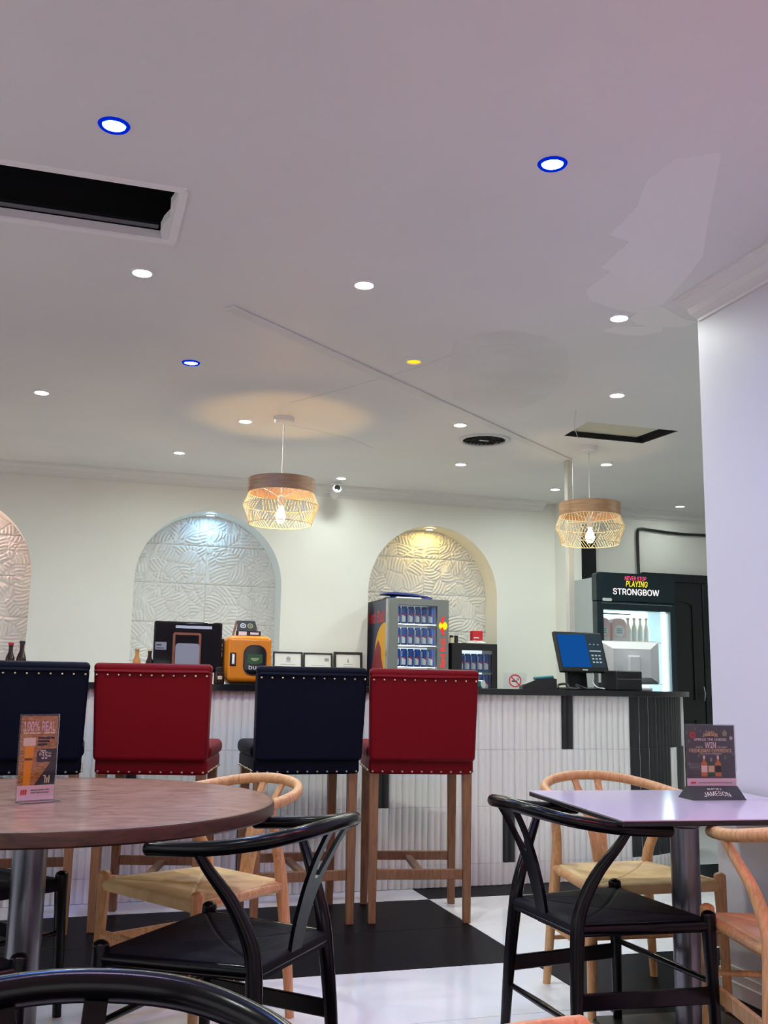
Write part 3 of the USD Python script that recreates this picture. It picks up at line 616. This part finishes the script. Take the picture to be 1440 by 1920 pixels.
# ------------------------------------------------------------------ drinks cans and their fridges
def can(loc, label, group):
    t = thing('drink_can', label, 'can', loc, 0, group); r = .0262
    put('can_body', lathe([(0, .003), (.019, .001), (.023, .0), (r, .010), (r, .118), (.0225, .131), (.0235, .1335), (.022, .1345), (.0205, .131), (0, .131)], 24), 'can_blue', t)
    def patch(a0, a1, z0, z1, d, sl=0):
        a = np.linspace(a0, a1, 9); V = np.r_[np.c_[(r+d)*np.sin(a), -(r+d)*np.cos(a), z0+0*a], np.c_[(r+d)*np.sin(a), -(r+d)*np.cos(a), z1+sl*(a-a0)]]
        return trimesh.Trimesh(V, [[i, i+1, i+10] for i in range(8)]+[[i, i+10, i+9] for i in range(8)], process=False)
    put('silver_panel', cat(patch(-1.5, .20, .012, .075, .0004, -.012), patch(-1.5, -.9, .075, .118, .0004)), 'can_silver', t)
    put('red_mark', patch(-.35, .35, .060, .074, .0008), 'can_red', t)
    return t
G1, G2 = 'blue and silver cans in the grey counter fridge', 'blue and silver cans in the small black fridge'
rb = thing('counter_fridge', 'grey glass fronted Red Bull fridge on the back counter', 'fridge', (2.572, 7.35, NB))
w, H, D = .252, .758, .58
put('cabinet', cat(bx(-w, -w+.03, .045, D, 0, H), bx(w-.03, w, .045, D, 0, H), bx(-w, w, .045, D, H-.035, H), bx(-w, w, .045, D, 0, .05), bx(-w, w, D-.02, D, 0, H)), 'fridge_side', rb)
put('light_panel', bx(-w+.031, w-.031, D-.16, D-.15, .051, H-.036), 'fridge_light', rb)
xa, xb, za, zb = -.166, .156, .075, .706
put('door_frame', cat(bx(-w, xa, 0, .044, 0, H, .004), bx(xb, w, 0, .044, 0, H, .004), bx(xa-.004, xb+.004, 0, .044, zb, H, .003), bx(xa-.004, xb+.004, 0, .044, 0, za, .003)), 'fridge_grey', rb)
put('door_edge', bx(-w-.003, -w+.012, -.004, .046, .004, H-.004, .002), 'steel', rb)
put('glass', bx(xa, xb, .018, .022, za, zb), 'clear_glass', rb)
SH = (.070, .236, .402, .568)
for z in SH: put('shelf', bx(xa-.03, xb+.03, .05, .40, z-.012, z, .001), 'grey_plastic', rb); 
lg = put('logo', sheet(circ(.203, .555, .036, 16), -.0006), 'sign_yellow', rb)
bull = lambda cx, cz, s, m: affinity.translate(affinity.rotate(affinity.scale(Polygon([(-.030, -.004), (-.018, .008), (.004, .012), (.014, .020), (.026, .016), (.020, .010), (.030, .004), (.016, -.002), (.012, -.012), (.004, -.004), (-.010, -.004), (-.016, -.016), (-.020, -.006)]), s*m, s, origin=(0, 0)), 90, origin=(0, 0)), cx, cz)
put('bull', sheet(bull(.203, .600, 1.15, -1), -.0014), 'sign_red', lg); put('bull', sheet(bull(.203, .512, 1.15, 1), -.0014), 'sign_red', lg)
m = meshkit.text_mesh('Red Bull', .040, .0008, True); m.apply_translation([-(m.bounds[0][0]+m.bounds[1][0])/2, -.020, 0]); m.apply_scale([.225/(m.bounds[1][0]-m.bounds[0][0]), 1, 1])
m.apply_transform(trimesh.transformations.rotation_matrix(PI/2, [0, 0, 1])); put('lettering', T(face(m), x=.203, y=0, z=.345), 'sign_red', lg)
def left_side(m2): m = face(m2); v = m.vertices.copy(); m.vertices = np.c_[v[:, 1], -v[:, 0], v[:, 2]]; m.fix_normals(); return T(m, x=-w-.0004)
sd = put('side_print', left_side(prism(sbox(-.575, .004, -.048, .754), .0006)), 'fridge_blue', rb)
put('side_sun', T(left_side(prism(Point(-.07, .30).buffer(.27, 24).intersection(sbox(-.575, .004, -.05, .75)), .0006)), x=-.0007), 'sun_yellow', sd)
put('side_bull', T(left_side(prism(Polygon([(-.45, .02), (-.40, .25), (-.33, .36), (-.24, .44), (-.17, .38), (-.15, .30), (-.09, .20), (-.16, .16), (-.13, .06), (-.22, .10), (-.25, .02)]), .0006)), x=-.0014), 'bull_red', sd)
m = meshkit.text_mesh('Red Bull', .09, .0006, True); m.apply_scale([.46/(m.bounds[1][0]-m.bounds[0][0]), 1, 1]); m.apply_translation([-.55, .58, 0]); put('side_lettering', T(left_side(m), x=-.0007), 'letter_red', sd)
C0 = None
ORD = ('leftmost', 'second', 'third', 'fourth', 'fifth', 'sixth')
def L1(k, s): return '%s energy drink can%s on the %s shelf of the grey counter fridge' % (ORD[k], ' from the left' if k else '', s)
for z, s_ in zip(SH[:0:-1], ('top', 'middle', 'lower')):
    for k in range(6):
        p = (2.572-.142+.0555*k, 7.35+.097, NB+z)
        if C0 is None: C0 = can(p, L1(k, s_), G1)
        else: dup(C0, L1(k, s_), p, RNG.uniform(-9, 9), G1)
put('light_strip', cat(bx(xa-.020, xa-.008, .048, .06, za, zb), bx(xb+.008, xb+.020, .048, .06, za, zb), *[bx(xa, xb, .046, .052, z-.011, z-.003) for z in SH[1:]]), 'fridge_led', rb)
sf = thing('small_fridge', 'small black glass fronted fridge right of the grey counter fridge', 'fridge', (3.045, 7.35, NB))
w, H, D = .192, .425, .38
put('cabinet', cat(bx(-w, -w+.03, .04, D, 0, H), bx(w-.03, w, .04, D, 0, H), bx(-w, w, .04, D, H-.03, H), bx(-w, w, .04, D, 0, .04), bx(-w, w, D-.02, D, 0, H)), 'black_plastic', sf)
put('light_panel', bx(-w+.031, w-.031, D-.14, D-.13, .041, H-.031), 'fridge_light', sf)
put('door_frame', cat(bx(-w, -.110, 0, .038, 0, H, .003), bx(.148, w, 0, .038, 0, H, .003), bx(-.114, .152, 0, .038, .372, H, .003), bx(-.114, .152, 0, .038, 0, .055, .003)), 'black_plastic', sf)
put('glass', bx(-.110, .148, .016, .020, .055, .372), 'clear_glass', sf)
for z in (.052, .212): put('shelf', bx(-.15, .155, .045, .24, z-.010, z, .001), 'teal_plastic', sf)
for z in (.052, .212):
    for k in range(5): dup(C0, '%s energy drink can%s on the %s shelf of the small black fridge' % (ORD[k], ' from the left' if k else '', 'upper' if z > .1 else 'lower'), (3.045-.085+.0545*k, 7.35+.08, NB+z), RNG.uniform(-9, 9), G2)
tag(put('folded_cloth', T(cat(pillow(-.085, .085, -.05, .05, 0, .016, .008), T(pillow(-.05, .05, -.04, .04, 0, .014, .007), .02, 0, .013, .3)), 3.08, 7.46, NB+.4255), 'white_cloth'), 'crumpled white cloth on the small black fridge', 'cloth')
mg = thing('red_box', 'red box with a white stripe on the cloth on the small black fridge', 'box', (3.105, 7.465, NB+.4525))
put('carton', bx(-.044, .044, -.03, .03, 0, .078, .003), 'letter_red', mg); put('stripe', bx(-.035, .010, -.0312, -.030, .018, .026), 'paper', mg)
for x_, l_, m1, m2 in ((2.885, 'amber spice jar at the left end of the small black fridge top', 'print_gold', 'black_plastic'), (2.925, 'black spice jar on the small black fridge beside the amber one', 'print_black', 'black_plastic')):
    j = thing('spice_jar', l_, 'jar', (x_, 7.45, NB+.4255)); put('glass_body', lathe([(0, 0), (.014, 0), (.015, .003), (.015, .040), (.012, .046), (0, .046)], 20), m1, j); put('lid', lathe([(0, .046), (.0155, .046), (.0155, .062), (0, .062)], 20), m2, j)
bg = thing('blue_bag', 'flat folded blue bag lying on the grey counter fridge', 'bag', (2.535, 7.55, NB+.7585))
def lens_(w_, d_, h_, sag, seed):
    n = 28; u, v = np.meshgrid(np.linspace(-1, 1, n), np.linspace(-1, 1, n)); X = u*w_; Y = v*d_*(1-.25*u*u)
    Z = h_*np.sqrt(np.clip(1-np.maximum(np.abs(u), np.abs(v))**3, 0, 1)); nz = meshkit.fbm(np.c_[X.ravel()*9, Y.ravel()*9, 0*X.ravel()+seed], 3, seed).reshape(X.shape)-.5
    top = np.c_[X.ravel(), Y.ravel(), (Z*(1+1.0*nz)+sag*u*u).ravel()]; bot = np.c_[X.ravel(), Y.ravel(), (-.001+sag*u*u*.999).ravel()]
    idx = np.arange(n*n).reshape(n, n); a, b, c, e = idx[:-1, :-1].ravel(), idx[:-1, 1:].ravel(), idx[1:, 1:].ravel(), idx[1:, :-1].ravel(); N = n*n
    ring = np.concatenate([idx[0, :], idx[1:, -1], idx[-1, -2::-1], idx[-2:0:-1, 0]]); r_ = np.roll(ring, -1)
    return trimesh.Trimesh(np.vstack([top, bot]), np.vstack([np.c_[a, b, c], np.c_[a, c, e], np.c_[a, c, b]+N, np.c_[a, e, c]+N, np.c_[ring, ring+N, r_+N], np.c_[ring, r_+N, r_]]), process=False)
put('lower_fold', T(lens_(.185, .13, .030, .004, 3), .01, 0, .001), 'blue_cloth', bg, smooth=50); put('upper_flap', T(lens_(.205, .10, .022, -.006, 5), -.01, -.02, .032, .12, 0, .05), 'blue_cloth', bg, smooth=50)
put('white_lining', T(pillow(-.15, .06, -.145, -.10, 0, .016, .006), .02, 0, .0), 'white_cloth', bg)

# tall cooler
sb = thing('drinks_cooler', 'tall black glass door drinks cooler with a lit STRONGBOW header', 'cooler', (4.390, 7.16, 0))
w, H, D = .365, 2.025, .41
put('cabinet', cat(bx(-w, -w+.035, .07, D, .10, 1.985), bx(w-.035, w, .07, D, .10, 1.985), bx(-w+.002, w-.002, .07, D-.002, 1.75, 1.984), bx(-w+.002, w-.002, .07, D-.002, 0, .14), bx(-w+.002, w-.002, D-.03, D-.001, .1, 1.983)), 'fridge_steel', sb)
hd = Polygon([(-w, 1.795), (w, 1.795), (w, H), (-w, H)]).buffer(-.03).buffer(.03, 8).union(sbox(-w, 1.795, w, 1.85))
hd = put('header', T(face(prism(hd, .075)), y=.075), 'cooler_teal', sb)
put('header_text', cat(text('NEVER STOP', -.005, 1.970, .032, 0, .20, True, shear=.12)), 'sign_pink', hd)
put('header_text', text('PLAYING', .005, 1.918, .045, 0, .20, True, shear=.12), 'sign_yellow', hd)
put('brand_lettering', text('STRONGBOW', 0, 1.850, .048, 0, .43, True), 'sign_white', hd)
put('door_frame', cat(bx(-w, -.303, 0, .068, .12, 1.790, .004), bx(.315, w, 0, .068, .12, 1.790, .004), bx(-.31, .32, 0, .068, 1.722, 1.790, .003), bx(-.31, .32, 0, .068, .12, .22, .003)), 'cooler_teal', sb)
put('trim_line', bx(-.32, .33, -.002, .002, 1.772, 1.777), 'steel', sb)
put('brand_plate', sheet(rect(-.305, -.235, 1.800, 1.808).buffer(.008), 0), 'light_plastic', sb)
put('kick_plate', bx(-w+.005, w-.005, .03, .06, 0, .115, .002), 'black_plastic', sb)
put('glass', bx(-.303, .315, .026, .032, .22, 1.722), 'clear_glass', sb)
put('light_panel', bx(-w+.036, w-.036, D-.045, D-.035, .142, 1.745), 'cooler_light', sb)
put('light_strip', bx(.285, .310, .075, .10, .23, 1.715, .004), 'cooler_strip', sb)
for z in (.45, .80, 1.14, 1.475): put('shelf', bx(-.325, .28, .08, .36, z-.012, z, .001), 'white_plastic', sb)
put('price_rail', bx(-.28, -.02, .062, .068, 1.690, 1.700), 'light_plastic', sb)
for x_, w_, l_ in ((-.245, .050, 'pink and white cider multipack at the left of the cooler shelf'), (-.105, .066, 'wider pink and white cider multipack in the middle of the cooler shelf')):
    t = thing('cider_multipack', l_, 'drinks pack', (4.390+x_, 7.16+.16, 1.475), 0, 'multipacks on the cooler shelf'); 
    pr = Polygon([(-w_, 0), (w_, 0), (w_, .15), (w_*.7, .178), (.012, .188), (-.012, .188), (-w_*.7, .178), (-w_, .15)])
    put('carton', T(face(prism(pr, .12)), y=.06), 'pack_pink', t); put('round_label', sheet(circ(0, .085, w_*.72, 16), -.06), 'paper', t); put('carton_band', sheet(rect(-w_, w_, .004, .030), -.06), 'paper', t); put('label_print', cat(*[sheet(rect(-w_*.4, w_*.4, .066+.016*k, .072+.016*k), -.0608) for k in range(3)]), 'print_teal', t)
B1 = None
def bottle(name, label, cate, loc, mats, s=1.0, group=None, rot=0):
    t = thing(name, label, cate, loc, rot, group); r = .029*s
    put('glass_body', lathe([(0, .003), (r*.8, 0), (r, .006), (r, .115*s), (r*.86, .140*s), (r*.45, .172*s), (r*.42, .205*s), (r*.48, .207*s), (r*.48, .213*s), (0, .213*s)], 24), mats[0], t)
    put('label', lathe([(r+.0002, .030*s), (r+.0006, .030*s), (r+.0006, .100*s), (r+.0002, .100*s), (r+.0002, .030*s)], 24), mats[1], t)
    put('cap', lathe([(0, .214*s), (r*.54, .214*s), (r*.56, .226*s), (r*.48, .230*s), (0, .230*s)], 20), mats[2], t); return t
for k in range(4):
    p = (4.390+.005+.058*k, 7.16+.15, 1.475); s_ = '%s pale bottle right of the multipacks on the upper cooler shelf' % ('nearest', 'second', 'third', 'fourth')[k]
    B1 = bottle('cider_bottle', s_, 'bottle', p, ('pack_cream', 'paper', 'print_gold'), .86, 'pale bottles in the tall cooler') if B1 is None else (dup(B1, s_, p, 20*k), B1)[1]
for k in range(4): dup(B1, '%s pale bottle on the lower cooler shelf beside the grey monitor' % ('leftmost', 'second', 'third', 'rightmost')[k], (4.390+.006+.064*k, 7.16+.15, 1.14), 17*k, 'pale bottles on the lower cooler shelf')

# framed certificates on the back counter against the wall
for i, (x_, h_) in enumerate(((1.632, .335), (1.874, .332), (2.122, .345))):
    t = thing('framed_certificate', ('framed certificate with a grey emblem, nearest the orange mini fridge', 'middle framed certificate with a round white seal', 'framed certificate in the thickest frame, nearest the grey counter fridge')[i], 'framed certificate', (x_, YB-.06, NB+.0005))
    a = -.10; W_ = .118; bw = (.012, .012, .019)[i]
    fr = lambda m: T(m, rx=a)
    put('frame', fr(cat(bx(-W_, -W_+bw, -.012, .004, 0, h_, .002), bx(W_-bw, W_, -.012, .004, 0, h_, .002), bx(-W_+bw-.002, W_-bw+.002, -.012, .004, h_-bw, h_, .002), bx(-W_+bw-.002, W_-bw+.002, -.012, .004, 0, bw, .002))), 'black_plastic', t)
    c_p = put('certificate', fr(bx(-W_+bw-.001, W_-bw+.001, -.003, .003, bw, h_-bw)), 'paper', t)
    yq = -.0032
    if i == 0: put('emblem', fr(cat(sheet(circ(.005, h_-.055, .018, 12), yq), sheet(rect(-.020, .030, h_-.080, h_-.075), yq))), 'print_grey', c_p)
    if i == 1: put('seal', fr(sheet(circ(.012, h_-.032, .016, 14), yq)), 'white_plastic', c_p); put('emblem', fr(sheet(rect(.055, .090, h_-.065, h_-.040), yq)), 'print_grey', c_p)
    if i == 2: put('emblem', fr(sheet(Polygon([(-.006, h_-.085), (.008, h_-.085), (.006, h_-.06), (.001, h_-.05), (-.004, h_-.06)]), yq)), 'print_grey', c_p)
    rg = np.random.default_rng(i)
    put('text_lines', fr(cat(*[sheet(rect(-.08*l_, .08*l_, h_-z_, h_-z_+.0035), yq) for z_, l_ in zip(np.arange(.10, .30, .018), rg.uniform(.3, 1, 12))])), 'print_grey', c_p)

# ------------------------------------------------------------------ things on the bar counter (top at 1.082)
BZ = 1.0822
of = thing('mini_fridge', 'bright orange retro mini fridge on the bar counter', 'mini fridge', (.945, 5.62, BZ), -2)
put('body', pillow(-.128, .128, -.115, .13, .006, .268, .045), 'orange_plastic', of)
put('door', pillow(-.122, .122, -.135, -.08, .012, .262, .030), 'orange_plastic', of)
win = Polygon([(-.015, .070), (.072, .070), (.072, .195), (-.015, .195)]).buffer(-.03).buffer(.044, 8)
wd = put('window', T(face(prism(win, .004)), y=-.134), 'gloss_black', of)
put('window_rim', T(face(prism(win.buffer(.006).difference(win), .007)), y=-.132), 'black_plastic', of)
put('green_print', sheet(Polygon([(-.014, .165), (.070, .165), (.070, .120), (.045, .112), (.010, .112), (-.014, .120)]), -.1385), 'green_glass', wd)
put('curved_band', sheet(affinity.scale(Point(.028, .150).buffer(1, 20), .026, .022).intersection(sbox(0, .1, .06, .145)), -.1392), 'print_green', wd)
put('lettering', text('bug', .028, .083, .022, -.1392, .066, True), 'paper', wd)
put('handle', cat(pillow(-.100, -.082, -.155, -.132, .105, .165, .006)), 'chrome', of); put('handle_recess', pillow(-.108, -.074, -.138, -.128, .098, .172, .004), 'black_plastic', of)
put('foot', bx(-.10, .10, -.10, .10, 0, .008), 'black_plastic', of)
mh = thing('menu_box', 'small folded menu card with black and green pictures on the orange mini fridge', 'menu card', (.942, 5.60, BZ+.268))
put('base_box', bx(-.062, .070, -.03, .03, 0, .028, .002), 'print_black', mh); put('base_label', cat(sheet(rect(-.055, -.010, .003, .024), -.030), sheet(rect(.010, .058, .008, .020), -.030)), 'paper', mh)
v = prism(Polygon([(-.03, .028), (.03, .028), (.004, .085), (-.004, .085)]), .10); q_ = v.vertices.copy(); v.vertices = np.c_[q_[:, 2]-.058, q_[:, 0], q_[:, 1]]; v.fix_normals(); put('card_tent', v, 'print_dark', mh)
put('card_flap', T(bx(-.002, .002, -.028, .028, 0, .085), -.082, 0, 0, 0, 0, .22), 'amber_dark', mh); put('white_card', T(bx(-.0015, .0015, -.02, .03, 0, .062), .058, .01, .026, 0, 0, -.30), 'paper', mh)
for x_ in (-.030, .010): put('picture', T(cat(sheet(circ(0, 0, .016, 12).difference(circ(0, 0, .010)), 0), sheet(circ(0, 0, .005), 0)), x_, -.0185, .056, 0, -.43), 'print_green' if x_ > 0 else 'paper', mh)
ps = thing('till_screen', 'black till screen seen from behind with an orange rounded outline, on the bar counter', 'monitor', (.615, 5.60, BZ), 2)
sc = put('housing', T(pillow(-.187, .187, -.016, .016, 0, .275, .010), z=.062, rx=-.06), 'gloss_black', ps)
rr = lambda x0, x1, z0, z1, r: sbox(x0+r, z0+r, x1-r, z1-r).buffer(r, 8)
o_ = rr(-.085, .070, .02, .215, .014)
L_ = lambda m: T(m, y=-.0165, z=.062, rx=-.06)
put('orange_outline', L_(sheet(o_.difference(o_.buffer(-.013)), 0, .002)), 'orange_dull', sc); put('grey_cover', L_(face(prism(rr(-.070, .062, .02, .155, .018), .008))), 'grey_plastic', sc)
put('top_label', L_(sheet(rect(-.072, .128, .238, .254), 0)), 'light_plastic', sc); put('side_label', L_(sheet(rect(-.178, -.118, .118, .160), 0)), 'grey_plastic', sc)
put('label_print', L_(cat(words(-.172, -.142, .140, .008, -.0008, 1), sheet(rect(-.172, -.130, .125, .129), -.0008))), 'print_black', sc)
put('stand', cat(bx(-.05, .05, -.01, .03, .008, .12, .006), bx(-.10, .10, -.07, .09, 0, .012, .004)), 'black_plastic', ps)
bxx = thing('bottle_carton', 'tall narrow black carton with gold 20 beside the orange mini fridge', 'carton', (.800, 5.66, BZ))
put('carton', bx(-.018, .018, -.03, .03, 0, .25, .002), 'print_black', bxx); put('lettering', cat(text('2', 0, .19, .034, -.030, .020, True), text('0', 0, .145, .034, -.030, .020, True)), 'print_gold', bxx)
jr = thing('jar', 'squat dark jar with a gold label left of the orange mini fridge', 'jar', (.782, 5.52, BZ))
put('glass_body', lathe([(0, 0), (.026, 0), (.029, .006), (.029, .058), (.022, .070), (0, .070)], 28), 'bottle_dark', jr); put('lid', lathe([(0, .070), (.024, .070), (.024, .090), (.021, .093), (0, .093)], 24), 'black_plastic', jr); put('label', sheet(rect(-.012, .012, .025, .045), -.0285), 'print_gold', jr)
for x_, m_, l_, s_ in ((.345, ('amber', 'print_gold', 'print_gold'), 'amber bottle with a gold cap behind the left red stool, left of its pair', .83), (.412, ('bottle_dark', 'print_gold', 'print_gold'), 'dark bottle with a gold cap beside the black till screen', .80),
                       (-.300, ('bottle_dark', 'print_red', 'letter_red'), 'red capped bottle behind the leftmost navy stool', .86), (-.245, ('bottle_dark', 'print_black', 'black_plastic'), 'black capped bottle behind the leftmost navy stool', .90)):
    bottle('sauce_bottle', l_, 'bottle', (x_, 5.60, BZ), m_, s_)
ns = thing('no_smoking_sign', 'clear stand with a round red no smoking sign on the bar counter', 'sign', (2.665, 5.78, BZ), -12)
put('panel', bx(-.075, .075, -.0015, .0015, .004, .098), 'acrylic', ns); put('foot', bx(-.06, .06, -.02, .02, 0, .004), 'acrylic', ns); nb = sheet(circ(0, .050, .040, 20).difference(circ(0, .050, .0325, 20)).union(affinity.rotate(sbox(-.034, .0465, .034, .0535), -45, origin=(0, .05))), -.0028)
put('white_disc', sheet(circ(0, .050, .039, 20), -.0016), 'paper', ns); put('red_ring', nb, 'print_red', ns); put('cigarette', cat(sheet(rect(-.022, .014, .044, .051), -.0020), sheet(rect(.018, .021, .052, .066), -.0020), sheet(rect(.012, .015, .054, .070), -.0020)), 'print_black', ns)
ctm = thing('card_machine', 'black card machine with a teal top lying by the no smoking sign', 'card machine', (2.70, 5.53, BZ), -12)
v = prism(Polygon([(-.105, 0), (.105, 0), (.105, .062), (.060, .075), (-.02, .055), (-.105, .020)]), .085); q_ = v.vertices.copy(); v.vertices = np.c_[q_[:, 0], q_[:, 2]-.0425, q_[:, 1]]; v.fix_normals(); put('body', v, 'black_plastic', ctm)
put('teal_cover', T(pillow(-.065, .045, -.044, .044, 0, .018, .008), .045, 0, .062, 0, 0, -.10), 'teal_plastic', ctm); put('keypad', T(bx(-.04, .03, -.03, .03, 0, .006, .002), -.05, 0, .041, 0, 0, -.38), 'grey_plastic', ctm); put('screen', T(bx(-.012, .012, -.028, .028, 0, .003, .001), -.01, 0, .062, 0, 0, -.3), 'gloss_black', ctm)
cm2 = thing('card_machine', 'small teal card machine with a white paper roll right of the rightmost red stool', 'card machine', (2.255, 5.50, BZ), 20)
put('body', T(pillow(-.055, .055, -.035, .035, 0, .045, .012), 0, 0, 0), 'teal_plastic', cm2); put('paper_roll', T(lathe([(0, -.033), (.024, -.033), (.024, .033), (0, .033)], 28), .060, 0, .025, .25, PI/2), 'paper', cm2); put('keypad', T(bx(-.04, .01, -.028, .028, 0, .004, .001), -.005, 0, .0445), 'black_plastic', cm2)
cbl = put('coiled_cable', tube(sm([(2.86, 5.58, BZ+.008), (2.885, 5.62, BZ+.03), (2.91, 5.56, BZ+.034), (2.90, 5.50, BZ+.008), (2.95, 5.48, BZ+.008), (2.97, 5.55, BZ+.03), (3.0, 5.47, BZ+.008), (3.06, 5.46, BZ+.007)], 70), .007, 8), 'black_plastic'); tag(cbl, 'loose black cable lying by the foot of the till monitor', 'cable')
tm = thing('till_monitor', 'till monitor with a lit blue screen on the bar counter', 'monitor', (3.065, 5.64, BZ), 6)
TL = lambda m: T(m, y=-.03, z=.112, rx=-.33)
tp = put('housing', TL(pillow(-.178, .178, 0, .028, 0, .265, .007)), 'black_plastic', tm)
put('screen', TL(bx(-.160, .050, -.0012, .0, .030, .246)), 'screen_blue', tp); put('screen_panel', TL(bx(.050, .160, -.0012, .0, .030, .246)), 'screen_dark', tp)
put('screen_marks', TL(cat(sheet(rect(.060, .145, .135, .143), -.0012), *[sheet(rect(.068+.03*k, .080+.03*k, .180, .186), -.0012) for k in range(3)], *[sheet(rect(.068+.026*k, .084+.026*k, .060+.022*j, .070+.022*j), -.0012) for k in range(3) for j in range(3)])), 'screen_light', tp)
put('brand_print', TL(words(-.02, .02, .009, .008, -.0005, 3)), 'light_plastic', tp)
put('stand', cat(T(bx(-.075, .075, 0, .03, 0, .20, .006), 0, .055, .01, 0, -.12), bx(-.125, .125, -.06, .12, 0, .016, .005)), 'black_plastic', tm)
put('white_cord', tube(sm([(.06, -.012, .115), (.062, -.022, .08), (.06, -.02, .045), (.07, -.05, .018), (.11, -.07, .010)], 30), .0045, 8), 'white_plastic', tm)
pr = thing('receipt_printer', 'plain black receipt printer box right of the till monitor', 'printer', (3.305, 5.57, BZ), 2)
put('body', pillow(-.100, .085, -.085, .10, 0, .122, .010), 'black_plastic', pr); put('paper_slot', bx(-.05, .05, -.0865, -.084, .085, .090), 'gloss_black', pr); put('lid_seam', bx(-.095, .080, -.0862, -.0845, .070, .072), 'grey_plastic', pr)
dm = thing('office_monitor', 'grey backed DELL monitor on the bar counter in front of the tall cooler', 'monitor', (3.50, 5.79, BZ), -8)
P_ = np.array([(x, y, z) for x, z0, z1, y in ((-.205, .05, .318, .05), (.205, .05, .318, .05)) for z in (z0, z1)]+[(x, .03, z) for x in (-.205, .205) for z in (.05, .318)]+[(x, -.045, z) for x in (-.14, .115) for z in (.085, .268)])
dh = put('rear_shell', trimesh.convex.convex_hull(P_), 'light_plastic', dm, smooth=False); put('front_bezel', bx(-.207, .207, .046, .062, .045, .323, .004), 'grey_plastic', dm)
tt = text('DELL', 0, 0, .024, 0, .085, True, .0015); put('lettering', T(tt, -.03, .0062, .281, 0, -.98), 'white_plastic', dh)
put('neck', bx(-.050, .030, -.085, -.040, .02, .225, .008), 'light_plastic', dm); put('base', pillow(-.12, .10, -.10, .06, 0, .022, .009), 'light_plastic', dm)
